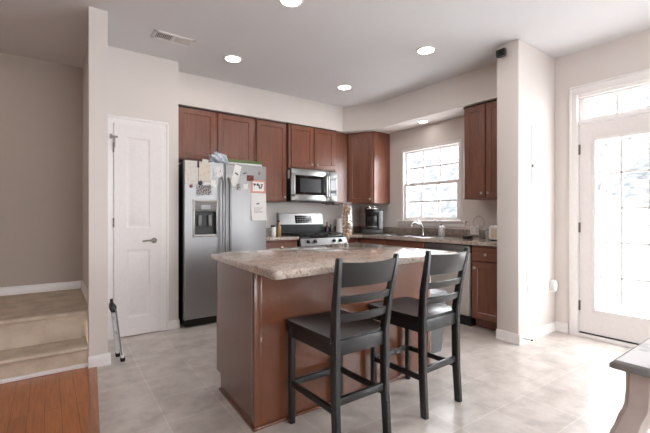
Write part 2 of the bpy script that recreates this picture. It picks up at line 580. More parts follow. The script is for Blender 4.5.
# frame
m = M()
for a, b, c, e in ((lx0 - 0.01, lx0 - 0.003, 0, 2.43), (lx1 + 0.003, lx1 + 0.01, 0, 2.43)):
    m.box(a, b, 0.0, 0.12, c, e)
m.box(lx0, lx1, 0.0, 0.12, 2.110, 2.135); m.box(lx0, lx1, 0.0, 0.12, 2.378, 2.43)
for a, b in ((lx0 - 0.062, lx0 - 0.004), (lx1 + 0.004, lx1 + 0.062)):
    m.box(a, b, -0.018, 0, 0, 2.405)
    o_ = a if a < lx0 - 0.02 else b
    m.box(o_ - 0.009, o_ + 0.009, -0.024, 0, 0, 2.469, 0.003)
m.box(lx0 - 0.064, lx1 + 0.064, -0.018, 0, 2.405, 2.482, 0.004)
m.box(lx0 - 0.071, lx1 + 0.071, -0.026, 0, 2.470, 2.490, 0.005)
m.build('casing', TRIM, d2)
w2 = sempty('window_2', (XD, 0, 0), R(-90))
m = M()
for a, b, c, e in ((lx0, lx0 + 0.04, 2.135, 2.378), (lx1 - 0.04, lx1, 2.135, 2.378), (lx0 + 0.04, lx1 - 0.04, 2.135, 2.160), (lx0 + 0.04, lx1 - 0.04, 2.353, 2.378)):
    m.box(a, b, 0.03, 0.09, c, e)
for k in (1, 2):
    x = lx0 + (lx1 - lx0) * (0.04 + 0.307 * k)
    m.box(x - 0.01, x + 0.01, 0.045, 0.075, 2.15, 2.36)
m.build('window_frame', TRIM, w2)
M().box(lx0 + 0.03, lx1 - 0.03, 0.058, 0.062, 2.15, 2.36).build('pane', GLASS, w2)

# ------------------------------------------------------------------ kitchen window
w1 = sempty('window_1', (XD, 0, 0), R(-90))
a0, a1, z0, z1 = -WIN[1], -WIN[0], WIN[2], WIN[3]
m = M()
m.box(a0, a0 + 0.04, -0.006, 0.12, z0, z1, 0.003); m.box(a1 - 0.04, a1, -0.006, 0.12, z0, z1, 0.003); m.box(a0 + 0.04, a1 - 0.04, -0.006, 0.12, z1 - 0.04, z1)
m.box(a0 + 0.04, a1 - 0.04, 0.02, 0.12, z0, z0 + 0.02)
m.build('window_frame', TRIM, w1)
m = M(); m.box(a0 - 0.075, a1 + 0.075, -0.035, 0.03, z0, z0 + 0.022, 0.006); m.box(a0 - 0.06, a1 + 0.06, -0.014, 0, z0 - 0.06, z0, 0.004)
m.build('window_sill', TRIM, w1)
zm = (z0 + z1) / 2 + 0.0
for (c, e, y, nm) in ((zm - 0.02, z1 - 0.03, 0.062, 'upper_sash'), (z0 + 0.02, zm + 0.02, 0.03, 'lower_sash')):
    m = M()
    f0, f1 = a0 + 0.04, a1 - 0.04
    fr = 0.04
    for q in ((f0, f0 + fr, c, e), (f1 - fr, f1, c, e), (f0 + fr, f1 - fr, c, c + fr + 0.005), (f0 + fr, f1 - fr, e - fr, e)):
        m.box(q[0], q[1], y - 0.015, y + 0.015, q[2], q[3])
    for k in (1, 2):
        x = f0 + fr + (f1 - f0 - 2 * fr) * k / 3
        m.box(x - 0.010, x + 0.010, y - 0.0065, y + 0.0065, c + fr, e - fr)
    zz = (c + e) / 2
    m.box(f0 + fr, f1 - fr, y - 0.006, y + 0.006, zz - 0.010, zz + 0.010)
    s = m.build(nm, TRIM, w1)
    M().box(f0 + fr, f1 - fr, y - 0.002, y + 0.002, c + fr, e - fr).build('pane', GLASS, s)

# unseen windows added out of view to bring in more daylight
def simple_window(name, loc, rz, x0, x1, z0, z1, nx):
    w = sempty(name, loc, rz)
    m = M()
    for q in ((x0, x0 + 0.05, z0, z1), (x1 - 0.05, x1, z0, z1), (x0 + 0.05, x1 - 0.05, z0, z0 + 0.05), (x0 + 0.05, x1 - 0.05, z1 - 0.05, z1)):
        m.box(q[0], q[1], 0.0, 0.1, q[2], q[3])
    for k in range(1, nx):
        x = x0 + (x1 - x0) * k / nx
        m.box(x - 0.03, x + 0.03, 0.02, 0.08, z0 + 0.05, z1 - 0.05)
    m.build('window_frame', TRIM, w)
    M().box(x0 + 0.04, x1 - 0.04, 0.048, 0.052, z0 + 0.04, z1 - 0.04).build('pane', GLASS, w)
simple_window('window_added_3', (XD, 0, 0), R(-90), 0.4, 2.3, 0.4, 2.3, 2)
simple_window('window_added_4', (0, -3.5, 0), R(180), -1.8, 0.6, 0.8, 2.1, 3)

# ------------------------------------------------------------------ cabinets
KN = lambda p, x, z, y: M().lathe([(0.0055, 0), (0.0055, 0.012), (0.015, 0.017), (0.016, 0.022), (0.011, 0.027), (0.0, 0.028)], n=16,
                                   mat=Matrix.Translation((x, y, z)) @ Matrix.Rotation(R(90), 4, 'X')).build('knob', NICKEL, p)
def cab_door(parent, x0, x1, z0, z1, yf, knob=None, nm='door', fr=0.058):
    m = M().panel(x0, x1, z0, z1, [(0, yf + 0.02), (0, yf + 0.004), (0.004, yf), (fr, yf), (fr + 0.007, yf + 0.007), (fr + 0.02, yf + 0.007)])
    d = m.build(nm, CHERRY, parent, 25)
    if knob:
        KN(d, knob[0], knob[1], yf)['label'] = 'satin nickel knob'
    return d
def cab_drawer(parent, x0, x1, z0, z1, yf, knob=True):
    m = M().panel(x0, x1, z0, z1, [(0, yf + 0.02), (0, yf + 0.006), (0.010, yf)])
    d = m.build('drawer', CHERRYX, parent, 25)
    if knob:
        KN(d, (x0 + x1) / 2, (z0 + z1) / 2, yf)['label'] = 'satin nickel knob'
    return d
def upper(label, loc, rz, w, h, d, doors, crown=True):
    t = thing('wall_cabinet', label, 'cabinet', loc, rz, 'cherry wall cabinets')
    M().box(0, w, -d, -0.0, 0, h, 0.002).build('body', CHERRY, t)
    for a, b, kx in doors:
        cab_door(t, a, b, 0.012, h - 0.02, -d - 0.021, (kx, 0.062))
    if crown:
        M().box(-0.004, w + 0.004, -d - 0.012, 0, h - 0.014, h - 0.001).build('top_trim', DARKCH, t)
    return t
ZU, ZT = 1.39, ZSO - 0.002
upper('wide low wall cabinet of two cherry doors above the refrigerator', (XP + 0.012, YB, 1.85), 0, 1.035, ZT - 1.85, 0.325, [(0.065, 0.50, 0.465), (0.535, 1.0, 0.57)])
upper('tall single-door cherry wall cabinet between the refrigerator and the microwave', (2.175, YB, ZU), 0, 0.468, ZT - ZU, 0.325, [(0.012, 0.456, 0.42)])
upper('two-door cherry wall cabinet directly above the microwave', (2.65, YB, 1.86), 0, 0.81, ZT - 1.86, 0.375, [(0.03, 0.398, 0.36), (0.412, 0.78, 0.45)])
t = thing('wall_cabinet', 'narrow flat cherry wall cabinet squeezed between the microwave and the corner cabinet', 'cabinet', (3.465, YB, ZU), 0, 'cherry wall cabinets')
M().box(0, 0.265, -0.31, 0, 0, ZT - ZU, 0.002).build('body', CHERRY, t)
M().panel(0.01, 0.258, 0.012, ZT - ZU - 0.02, [(0, -0.311), (0, -0.327), (0.004, -0.331)]).build('door', CHERRY, t)
# diagonal corner wall cabinet
t = thing('wall_cabinet', 'diagonal corner wall cabinet of cherry wood above the coffee maker', 'cabinet', (3.735, 4.52, ZU), 0, 'cherry wall cabinets')
c0 = Vector((0, 0)); c1 = Vector((3.955 - 3.735, 4.165 - 4.52))
M().prism([(0, 0), (c1.x, c1.y), (XD - 3.735, c1.y), (XD - 3.735, YB - 4.52), (0, YB - 4.52)], 0, ZT - ZU).build('body', CHERRY, t)
ang = math.atan2(c1.y, c1.x); ln = c1.length
dd = cab_door(t, 0.012, ln - 0.03, 0.012, ZT - ZU - 0.02, -0.021, (ln - 0.06, 0.062))
dd.rotation_euler = (0, 0, ang)
upper('two-door cherry wall cabinet right of the kitchen window', (XD, 2.64, ZU), R(-90), 0.62, ZT - ZU, 0.33, [(0.012, 0.272, 0.24), (0.285, 0.55, 0.32)])

def base(label, loc, rz, w, d, spec, h=0.885, low=False):
    t = thing('base_cabinet', label, 'cabinet', loc, rz, 'cherry base cabinets')
    m = M(); m.box(0, w, -d, -0.002, 0.10, h if not low else 0.70); m.box(0, w, -d + 0.07, -0.002, 0, 0.10)
    if low: m.box(0, w, -d, -d + 0.025, 0.70, h); m.box(0, 0.018, -d, -0.002, 0.70, h); m.box(w - 0.018, w, -d, -0.002, 0.70, h)
    m.build('body', CHERRY, t)
    for s in spec:
        if s[0] == 'drawer':
            cab_drawer(t, *s[1:5], -d - 0.021, s[5])
        else:
            cab_door(t, *s[1:5], -d - 0.021, s[5])
    return t
base('small cherry base cabinet between the refrigerator and the gas range', (2.15, YB, 0), 0, 0.495, 0.60, [('drawer', 0.012, 0.483, 0.72, 0.868, True), ('door', 0.012, 0.483, 0.115, 0.705, (0.44, 0.64))])
base('cherry base cabinet right of the gas range in the corner', (3.44, YB, 0), 0, 0.235, 0.60, [('drawer', 0.012, 0.223, 0.72, 0.868, True), ('door', 0.012, 0.223, 0.115, 0.705, (0.05, 0.64))])
base('wide cherry sink base cabinet under the kitchen window', (XD, 4.24, 0), R(-90), 1.25, 0.60, [('drawer', 0.02, 0.61, 0.72, 0.868, False), ('drawer', 0.63, 1.235, 0.72, 0.868, False), ('door', 0.02, 0.61, 0.115, 0.705, (0.57, 0.64)), ('door', 0.63, 1.235, 0.115, 0.705, (0.67, 0.64))], low=True)
base('cherry base cabinet right of the dishwasher beside the wall end', (XD, 2.365, 0), R(-90), 0.36, 0.60, [('drawer', 0.012, 0.34, 0.72, 0.868, True), ('door', 0.012, 0.34, 0.115, 0.705, (0.05, 0.645))])

# dishwasher
t = thing('dishwasher', 'stainless dishwasher under the counter right of the sink', 'dishwasher', (XD, 2.985, 0), R(-90))
M().box(0.005, 0.605, -0.58, -0.02, 0.1, 0.875).build('body', BLACKP, t)
dw = M().box(0.008, 0.602, -0.625, -0.58, 0.115, 0.80, 0.006).build('door', STEELD, t)
M().box(0.008, 0.602, -0.622, -0.58, 0.805, 0.872, 0.005).build('control_panel', STEELX, t)
m = M(); m.tube([(0.06, -0.62, 0.775), (0.06, -0.665, 0.775), (0.55, -0.665, 0.775), (0.55, -0.62, 0.775)], 0.011)
m.build('handle', STEELX, dw)
m = M(); m.box(0.004, 0.606, -0.59, -0.05, 0.0, 0.105); m.box(0.004, 0.606, -0.60, -0.59, 0.01, 0.1)
m.build('kick_plate', BLACKP, t)

# kitchen countertops
CT0, CT1 = 0.888, 0.927
t = thing('countertop', 'short mottled countertop between the refrigerator and the range', 'countertop', (2.15, YB, 0))
M().box(0, 0.497, -0.645, 0, CT0, CT1, 0.006).build('slab', STONE, t)
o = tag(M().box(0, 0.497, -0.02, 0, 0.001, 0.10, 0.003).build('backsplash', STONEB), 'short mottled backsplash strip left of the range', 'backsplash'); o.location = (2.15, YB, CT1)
t = thing('countertop', 'L-shaped mottled countertop running from the range to the wall end under the window', 'countertop', (0, 0, 0))
SX0, SX1, SY0, SY1 = 3.75, 4.13, 2.99 + 0.06, 3.80
m = M()
XF = 3.638
m.box(3.437, XD, 4.205, YB, CT0, CT1); m.box(XF, SX0, YS2, 4.205, CT0, CT1); m.box(SX1, XD, YS2, 4.205, CT0, CT1)
m.box(SX0, SX1, YS2, SY0, CT0, CT1); m.box(SX0, SX1, SY1, 4.205, CT0, CT1)
m.prism([(XF - 0.12, 4.206), (XF + 0.001, 4.085), (XF + 0.001, 4.206)], CT0, CT1)
m.build('slab', STONE, t)
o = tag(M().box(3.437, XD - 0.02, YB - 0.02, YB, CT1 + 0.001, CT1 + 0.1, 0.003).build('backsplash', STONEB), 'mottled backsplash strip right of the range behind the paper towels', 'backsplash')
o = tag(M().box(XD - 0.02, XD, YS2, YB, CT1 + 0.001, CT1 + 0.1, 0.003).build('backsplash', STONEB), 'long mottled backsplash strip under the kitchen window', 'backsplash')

# sink and taps
t = thing('kitchen_sink', 'stainless two-bowl sink set in the counter below the window', 'sink', ((SX0 + SX1) / 2, (SY0 + SY1) / 2, CT1))
hx_, hy_ = (SX1 - SX0) / 2, (SY1 - SY0) / 2
m = M()
for q in ((-hx_ - 0.015, -hx_ + 0.02, -hy_ - 0.015, hy_ + 0.015), (hx_ - 0.02, hx_ + 0.015, -hy_ - 0.015, hy_ + 0.015), (-hx_, hx_, -hy_ - 0.015, -hy_ + 0.02), (-hx_, hx_, hy_ - 0.02, hy_ + 0.015), (-hx_, hx_, -0.015, 0.015)):
    m.box(q[0], q[1], q[2], q[3], 0.0005, 0.005, 0.002)
m.build('rim', CHROME, t)
for s in (-1, 1):
    m = M()
    ya, yb = (s * 0.015, s * (hy_ - 0.02))
    ya, yb = min(ya, yb), max(ya, yb)
    xa, xb = -hx_ + 0.02, hx_ - 0.02
    m.box(xa, xb, ya, yb, -0.18, -0.175); m.box(xa - 0.004, xa, ya, yb, -0.18, 0); m.box(xb, xb + 0.004, ya, yb, -0.18, 0)
    m.box(xa, xb, ya - 0.004, ya, -0.18, 0); m.box(xa, xb, yb, yb + 0.004, -0.18, 0)
    m.build('bowl', STEEL, t)
t = thing('faucet', 'chrome single-lever faucet behind the sink under the window', 'faucet', (4.185, 3.44, CT1))
m = M(); m.lathe([(0.032, 0), (0.032, 0.008), (0.024, 0.014), (0.021, 0.10), (0.024, 0.115), (0.0, 0.125)]); m.build('body', CHROME, t)
m = M(); m.tube([(0, 0, 0.08), (-0.03, 0, 0.13), (-0.09, 0.01, 0.17), (-0.16, 0.02, 0.175), (-0.19, 0.025, 0.15), (-0.195, 0.025, 0.125)], [0.017, 0.017, 0.016, 0.015, 0.017, 0.018]); m.build('spout', CHROME, t)
m = M(); m.tube([(0, 0, 0.11), (-0.02, 0.02, 0.16), (-0.05, 0.04, 0.215)], [0.016, 0.012, 0.008]); m.build('lever', CHROME, t)
t = thing('soap_bottle', 'white pump bottle beside the chrome faucet', 'bottle', (4.14, 3.10, CT1))
m = M(); m.lathe([(0.036, 0), (0.042, 0.008), (0.042, 0.11), (0.03, 0.135), (0.014, 0.145), (0.014, 0.155)]); m.build('body', plain('silvery_white_plastic', (206, 206, 208), 0.25, 0.3), t)
m = M(); m.cyl((0, 0, 0.15), (0, 0, 0.165), 0.017); m.cyl((0, 0, 0.16), (0, 0, 0.20), 0.006); m.tube([(0, 0, 0.20), (-0.03, 0.015, 0.203), (-0.05, 0.025, 0.19)], [0.011, 0.009, 0.006]); m.build('pump', GREYP, t)

# ------------------------------------------------------------------ refrigerator
fx0, fx1, ff = 1.155, 2.115, 4.094
t = fridge = thing('refrigerator', 'stainless side-by-side refrigerator with black sides covered in papers', 'refrigerator', (fx0, ff, 0))
W = fx1 - fx0
m = M(); m.box(0.005, W - 0.005, 0.075, 0.73, 0.03, 1.765, 0.006); m.build('body', BLACKP, t)
m = M(); m.box(0.02, W - 0.02, 0.05, 0.10, 0.012, 0.085); 
for x in (0.06, W - 0.06): m.cyl((x, 0.12, 0), (x, 0.12, 0.04), 0.02)
m.build('kick_grille', BLACKP, t)
SP = 0.442
dx0, dx1, dz0, dz1 = 0.105, 0.345, 0.985, 1.355
m = M()
def rdoor(m, x0, x1, z0, z1): m.box(x0, x1, 0.0, 0.068, z0, z1, 0.014, 3)
# freezer door built round the dispenser recess
for a, b, c, e in ((0.012, dx0, 0.095, 1.785), (dx1, SP - 0.004, 0.095, 1.785), (dx0, dx1, dz1, 1.785), (dx0, dx1, 0.095, dz0)):
    m.box(a, b, 0.004, 0.068, c, e)
m.box(dx0, dx1, 0.058, 0.068, dz0, dz1)
m.box(0.0, 0.016, 0.0, 0.07, 0.09, 1.788, 0.006); m.box(SP - 0.016, SP - 0.002, 0.0, 0.07, 0.09, 1.788, 0.006)
fd = m.build('freezer_door', STEEL, t)
m = M().box(SP + 0.004, W, 0.0, 0.068, 0.09, 1.788, 0.010, 3)
rd = m.build('fresh_food_door', STEEL, t)
for px, par in ((SP - 0.038, fd), (SP + 0.042, rd)):
    m = M()
    pts = [(px, 0.0, 1.62), (px, -0.035, 1.60), (px, -0.055, 1.54)] + [(px, -0.058, 1.54 - k * 0.1) for k in range(1, 9)] + [(px, -0.055, 0.66), (px, -0.035, 0.60), (px, 0.0, 0.58)]
    m.tube(pts, 0.015, 12)
    m.build('handle', STEELX, par)
m = M()
b_ = 0.018
for q in ((dx0 - b_, dx0 + 0.004, dz0 - b_, dz1 + b_), (dx1 - 0.004, dx1 + b_, dz0 - b_, dz1 + b_), (dx0, dx1, dz1 - 0.004, dz1 + b_), (dx0, dx1, dz0 - b_, dz0 + 0.012)):
    m.box(q[0], q[1], -0.008, 0.01, q[2], q[3], 0.005)
dp = m.build('dispenser_surround', plain('silver_plastic', (168, 164, 160), 0.35, 0.4), fd)
m = M(); m.box(dx0, dx1, -0.004, 0.04, dz1 - 0.11, dz1, 0.004); m.build('dispenser_panel', GREYP, dp)
M().box(dx0 + 0.07, dx1 - 0.07, -0.006, -0.003, dz1 - 0.085, dz1 - 0.04).build('dispenser_display', plain('pale_display', (176, 178, 180), 0.2), dp)
m = M(); m.box(dx0, dx1, 0.045, 0.056, dz0, dz1 - 0.11); m.box(dx0, dx0 + 0.008, 0.0, 0.056, dz0, dz1 - 0.11); m.box(dx1 - 0.008, dx1, 0.0, 0.056, dz0, dz1 - 0.11)
m.box(dx0, dx1, 0.0, 0.056, dz0, dz0 + 0.012)
m.build('dispenser_recess', BLACKP, dp)
for q in (dx0 + 0.045, dx1 - 0.085):
    M().box(q, q + 0.04, 0.015, 0.04, dz0 + 0.10, dz0 + 0.22, 0.006).build('dispenser_paddle', GREYP, dp)

# papers and magnets on the refrigerator doors (each lies on the door face)
def fx(u, v):                                   # position on the door face from the measured layout
    return u, v
def sheet(name, label, cat, x, z, w, h, mat, rot=0, th=0.002, lift=0.0):
    t = M().box(-w / 2, w / 2, -th, 0, -h / 2, h / 2, mat=Matrix.Rotation(R(rot), 4, 'Y')).build(name, mat)
    t.location = (x, ff - 0.0005 - lift, z)
    tag(t, label, cat, 'papers and magnets on the refrigerator')
    return t
P_CREAM = paper('cream_paper', (216, 212, 206), (188, 182, 175), 45, 0.58)
P_BEIGE = paper('beige_paper', (214, 204, 192), (190, 178, 166), 38, 0.57)
P_WHITE = paper('white_paper', (236, 234, 232))
P_PRINT = paper('printed_white_paper', (234, 232, 230), (150, 148, 148), 90, 0.64)
P_DRAW = paper('white_card_with_black_drawing', (222, 222, 222), (48, 48, 52), 42, 0.6)
P_PINK = paper('pink_card', (226, 160, 148))
P_PHOTO = paper('photo_print', (176, 172, 172), (70, 62, 64), 70, 0.5)
P_MAROON = paper('maroon_photo_print', (132, 76, 72), (70, 40, 42), 70, 0.5)
P_NAVY = plain('dark_navy_plastic', (34, 32, 38), 0.4)
P_RED = plain('brick_red_plastic', (140, 66, 52), 0.45)
sheet('paper_sheet', 'pale cream printed sheet at the top left corner of the freezer door', 'paper', 1.228, 1.665, 0.135, 0.24, P_CREAM)
sheet('paper_sheet', 'beige printed sheet beside the cream one on the freezer door', 'paper', 1.367, 1.67, 0.125, 0.225, P_BEIGE, 1)
sheet('paper_sheet', 'small cream note poking above the top edge of the freezer door', 'paper', 1.375, 1.785, 0.07, 0.05, P_CREAM, 3, 0.0016, 0.0025)
sheet('magnet_clip', 'dark magnetic clip at the seam of the cream and beige sheets', 'clip', 1.297, 1.748, 0.018, 0.065, P_NAVY, 0, 0.009, 0.0025)
sheet('drawing_card', 'grey-white card with a small black drawing on the freezer door', 'card', 1.505, 1.685, 0.085, 0.115, P_DRAW)
sheet('paper_note', 'small blank white note right of centre on the freezer door', 'paper', 1.462, 1.555, 0.06, 0.07, P_WHITE, 2)
sheet('photo_collage', 'grey photo collage just above the ice dispenser', 'photo', 1.362, 1.475, 0.16, 0.105, P_PHOTO, -2)
for (x, z, r, mt, lb) in ((1.320, 1.552, 0.024, P_NAVY, 'round dark magnet above the photo collage'), (1.222, 1.512, 0.018, P_RED, 'small round reddish magnet left of the photo collage')):
    o = M().lathe([(r, 0), (r, 0.008), (r * 0.7, 0.012), (0, 0.013)], mat=Matrix.Rotation(R(90), 4, 'X')).build('round_magnet', mt)
    o.location = (x, ff - 0.004, z)
    tag(o, lb, 'magnet', 'papers and magnets on the refrigerator')
sheet('paper_strip', 'long tilted white paper strip at the top of the right refrigerator door', 'paper', 1.727, 1.655, 0.085, 0.25, P_WHITE, 13)
sheet('pen_magnet', 'short black magnet on the tilted white strip', 'magnet', 1.733, 1.678, 0.042, 0.012, P_NAVY, 35, 0.008, 0.0025)
sheet('pen_magnet', 'short dark magnet right of the tilted white strip', 'magnet', 1.835, 1.69, 0.042, 0.011, P_NAVY, -25, 0.008)
sheet('photo_print', 'small maroon photo near the top of the right refrigerator door', 'photo', 1.903, 1.638, 0.085, 0.066, P_MAROON)
sheet('photo_print', 'small upright dark photo below the tilted white strip', 'photo', 1.755, 1.525, 0.05, 0.075, P_PHOTO)
sheet('paper_note', 'small white note left of the pink-bordered card', 'paper', 1.845, 1.535, 0.06, 0.065, P_PRINT)
sheet('leaf_magnet', 'tiny grey magnet at the top right of the refrigerator', 'magnet', 2.02, 1.70, 0.028, 0.034, plain('grey_enamel', (128, 132, 128), 0.4), 30, 0.006)
t = thing('bordered_card', 'pink-bordered white card with bold black marks on the right refrigerator door', 'card', (2.005, ff - 0.0005, 1.545), 0, 'papers and magnets on the refrigerator')
M().box(-0.092, 0.092, -0.002, 0, -0.075, 0.075).build('border', P_PINK, t)
M().box(-0.073, 0.073, -0.0032, -0.002, -0.056, 0.056).build('face', P_WHITE, t)['label'] = 'white middle of the card'
m = M()
for (x, z, w, h, a) in ((-0.045, 0.026, 0.035, 0.014, 5), (-0.01, 0.022, 0.02, 0.03, 20), (0.012, 0.0, 0.018, 0.05, -15), (0.045, 0.022, 0.03, 0.014, 0), (0.04, -0.008, 0.014, 0.04, 30), (-0.05, 0.012, 0.012, 0.02, 0)):
    m.box(-w / 2, w / 2, -0.0042, -0.003, -h / 2, h / 2, mat=Matrix.Translation((x, 0, z)) @ Matrix.Rotation(R(a), 4, 'Y'))
m.build('black_marks', P_NAVY, t)
t = thing('printed_letter', 'white printed letter hanging below the pink-bordered card', 'paper', (2.008, ff - 0.0005, 1.30), 0, 'papers and magnets on the refrigerator')
m = M()
m.loft([[(-0.095 + dx, y - 0.0015, z), (0.098 + dx, y - 0.0015, z), (0.098 + dx, y, z), (-0.095 + dx, y, z)] for z, y, dx in ((0.165, 0, 0), (0.05, -0.002, 0), (-0.08, -0.006, 0.001), (-0.155, -0.018, 0.004))])
m.build('sheet', P_WHITE, t)
m = M()
m.box(-0.02, 0.02, -0.0045, -0.0022, 0.035, 0.05, mat=Matrix.Rotation(R(-12), 4, 'Y'))
for k in range(5): m.box(-0.06, 0.06 - 0.02 * (k % 3), -0.0062 - 0.0003 * k, -0.0040, -0.01 - k * 0.014, -0.007 - k * 0.014)
m.build('print_lines', plain('grey_ink', (96, 92, 92), 0.6), t)

# on top of the refrigerator
t = thing('plastic_bag', 'crumpled bluish-white plastic bag on top of the refrigerator', 'bag', (1.56, ff + 0.10, 1.7895))
b = bmesh.new(); bmesh.ops.create_icosphere(b, subdivisions=4, radius=1.0)
for v in b.verts:
    n = math.sin(v.co.x * 9 + v.co.z * 5) * 0.12 + math.sin(v.co.y * 11 + v.co.x * 4 + 1) * 0.1 + math.sin(v.co.z * 13 + v.co.y * 7) * 0.1
    v.co = Vector((v.co.x * 0.095 * (1 + n), v.co.y * 0.085 * (1 + n), max(-0.0, (v.co.z + 0.55) * 0.065 * (1 + 1.6 * n))))
mb = M(); mb._merge(b); mb.build('film', plain('bluish_white_film', (186, 194, 204), 0.3, var=0.2, scale=25), t)
o = tag(M().box(-0.03, 0.03, -0.02, 0.02, 0, 0.045, 0.012).build('red_packet', plain('red_wrapper', (164, 70, 58), 0.4)), 'small red packet left of the plastic bag on the refrigerator', 'packet'); o.location = (1.40, ff + 0.12, 1.767)
o = tag(M().box(-0.22, 0.22, -0.14, 0.14, 0, 0.055, 0.003).build('white_tray', WHITEP), 'flat white tray under the green folder on the refrigerator', 'tray'); o.location = (1.88, ff + 0.23, 1.767)
o = tag(M().box(-0.215, 0.215, -0.14, 0.14, 0, 0.028, 0.004).build('green_folder', plain('green_card', (96, 122, 60), 0.5)), 'long flat green folder lying on top of the refrigerator', 'folder'); o.location = (1.885, ff + 0.225, 1.8235)

# ------------------------------------------------------------------ gas range
rx0, rw = 2.657, 0.77
t = thing('gas_range', 'stainless gas range between the base cabinets below the microwave', 'range', (rx0, 4.20, 0))
m = M(); m.box(0, rw, 0.02, 0.63, 0.06, 0.90); m.box(0.02, rw - 0.02, 0.06, 0.6, 0, 0.06)
m.build('body', BLACKP, t)
M().box(0.0, rw, -0.02, 0.56, 0.90, 0.922, 0.005).build('cooktop', plain('black_enamel', (18, 18, 19), 0.18), t)
m = M()
m.loft([[(x, -0.03, 0.80), (x, -0.005, 0.915), (x, 0.03, 0.915), (x, 0.03, 0.80)] for x in (0.0, rw)])
cp = m.build('control_panel', STEELX, t)
for x in (0.115, 0.225, 0.545, 0.655):
    k = M().lathe([(0.025, 0), (0.025, 0.006), (0.020, 0.008), (0.018, 0.03), (0.014, 0.034), (0, 0.034)], n=20, mat=Matrix.Translation((x, -0.018, 0.858)) @ Matrix.Rotation(R(102), 4, 'X')).build('knob', BLACKP, cp)
od = M().box(0.005, rw - 0.005, -0.028, 0.02, 0.21, 0.785, 0.006).build('oven_door', STEELX, t)
M().box(0.10, rw - 0.10, -0.030, -0.026, 0.32, 0.64).build('oven_window', BLACKG, od)
M().tube([(0.05, -0.028, 0.735), (0.05, -0.075, 0.735), (rw - 0.05, -0.075, 0.735), (rw - 0.05, -0.028, 0.735)], 0.013).build('handle', STEELX, od)
M().box(0.005, rw - 0.005, -0.026, 0.02, 0.065, 0.20, 0.006).build('storage_drawer', STEELX, t)
KEYM = plain('pale_key_print', (150, 150, 154), 0.4)
bgm = M()
bgm.loft([[(x, 0.545, 1.075), (x, 0.575, 1.235), (x, 0.60, 1.245), (x, 0.63, 1.245), (x, 0.63, 1.075)] for x in (0.004, rw - 0.004)])
bg = bgm.build('backguard', STEELX, t)
M().box(0.0, rw, 0.55, 0.63, 0.90, 1.075).build('backguard_base', BLACKP, t)
M().loft([[(x, 0.5475, 1.09), (x, 0.5655, 1.205), (x, 0.572, 1.205), (x, 0.555, 1.09)] for x in (0.27, 0.56)]).build('display', BLACKG, bg)
for i in range(3):
    for j in range(6):
        m = M()
        x = 0.295 + j * 0.044
        z = 1.105 + i * 0.032
        y = 0.5475 + (z - 1.09) / 0.115 * 0.018
        m.box(x, x + 0.024, y - 0.002, y + 0.002, z, z + 0.013)
        m.build('key', KEYM, bg)
for gx in (0.135, 0.385, 0.635):
    m = M()
    for sx in (-0.10, 0, 0.10):
        m.box(gx + sx - 0.006, gx + sx + 0.006, 0.03, 0.51, 0.945, 0.959, 0.003)
    for y in (0.03, 0.15, 0.27, 0.39, 0.50):
        m.box(gx - 0.108, gx + 0.108, y, y + 0.012, 0.945, 0.959, 0.003)
    for sx in (-0.10, 0.10):
        for y in (0.036, 0.505):
            m.box(gx + sx - 0.007, gx + sx + 0.007, y - 0.007, y + 0.007, 0.921, 0.947)
    m.build('grate', IRON, t)
for bx, by in ((0.19, 0.14), (0.58, 0.14), (0.19, 0.40), (0.58, 0.40), (0.385, 0.27)):
    M().lathe([(0.05, 0), (0.05, 0.006), (0.036, 0.010), (0.036, 0.018), (0, 0.019)], c=(bx, by, 0.921)).build('burner', IRON, t)

# microwave
t = thing('microwave', 'stainless over-the-range microwave mounted under the wall cabinet', 'microwave', (2.655, YB, 1.405))
mw, mh, md = 0.80, 0.445, 0.40
M().box(0, mw, -md, -0.002, 0, mh, 0.004).build('body', BLACKP, t)
m = M()
m.box(0.004, 0.615, -md - 0.028, -md, 0.004, 0.09, 0.004); m.box(0.004, 0.615, -md - 0.028, -md, mh - 0.09, mh - 0.003, 0.004)
m.box(0.004, 0.07, -md - 0.028, -md, 0.06, mh - 0.06, 0.004); m.box(0.585, 0.64, -md - 0.028, -md, 0.004, mh - 0.003, 0.004)
dm = m.build('door', STEELX, t)
M().box(0.065, 0.59, -md - 0.024, -md, 0.085, mh - 0.085).build('door_window', BLACKG, dm)
M().box(0.15, 0.50, -md - 0.0255, -md - 0.023, 0.125, mh - 0.13).build('screen', plain('dark_grey_mesh', (44, 44, 46), 0.3), dm)
M().tube([(0.615, -md - 0.025, mh - 0.06), (0.615, -md - 0.06, mh - 0.075), (0.615, -md - 0.06, 0.075), (0.615, -md - 0.025, 0.06)], 0.013).build('handle', CHROME, dm)
m = M().box(0.645, mw - 0.003, -md - 0.028, -md, 0.004, mh - 0.003, 0.004)
cpn = m.build('control_panel', STEELX, t)
M().box(0.665, mw - 0.022, -md - 0.030, -md - 0.027, 0.085, mh - 0.085).build('keypad', BLACKG, cpn)
M().box(0.02, mw - 0.02, -md + 0.01, -0.05, -0.006, 0.0).build('vent_grille', BLACKP, t)
M().box(-0.001, -0.004, -md + 0.01, -md + 0.055, mh - 0.14, mh - 0.02).build('paper_tag', P_PRINT, t)['label'] = 'white paper tag on the left side'
# dark rack under the narrow cabinet
t = thing('under_cabinet_holder', 'flat black holder mounted under the narrow cabinet right of the microwave', 'holder', (3.475, YB - 0.29, ZU))
M().box(-0.13, 0.10, -0.02, 0.02, -0.028, -0.016, 0.004).build('arm', BLACKP, t)
M().box(0.0, 0.07, -0.03, 0.03, -0.016, 0.0).build('mount', BLACKP, t)

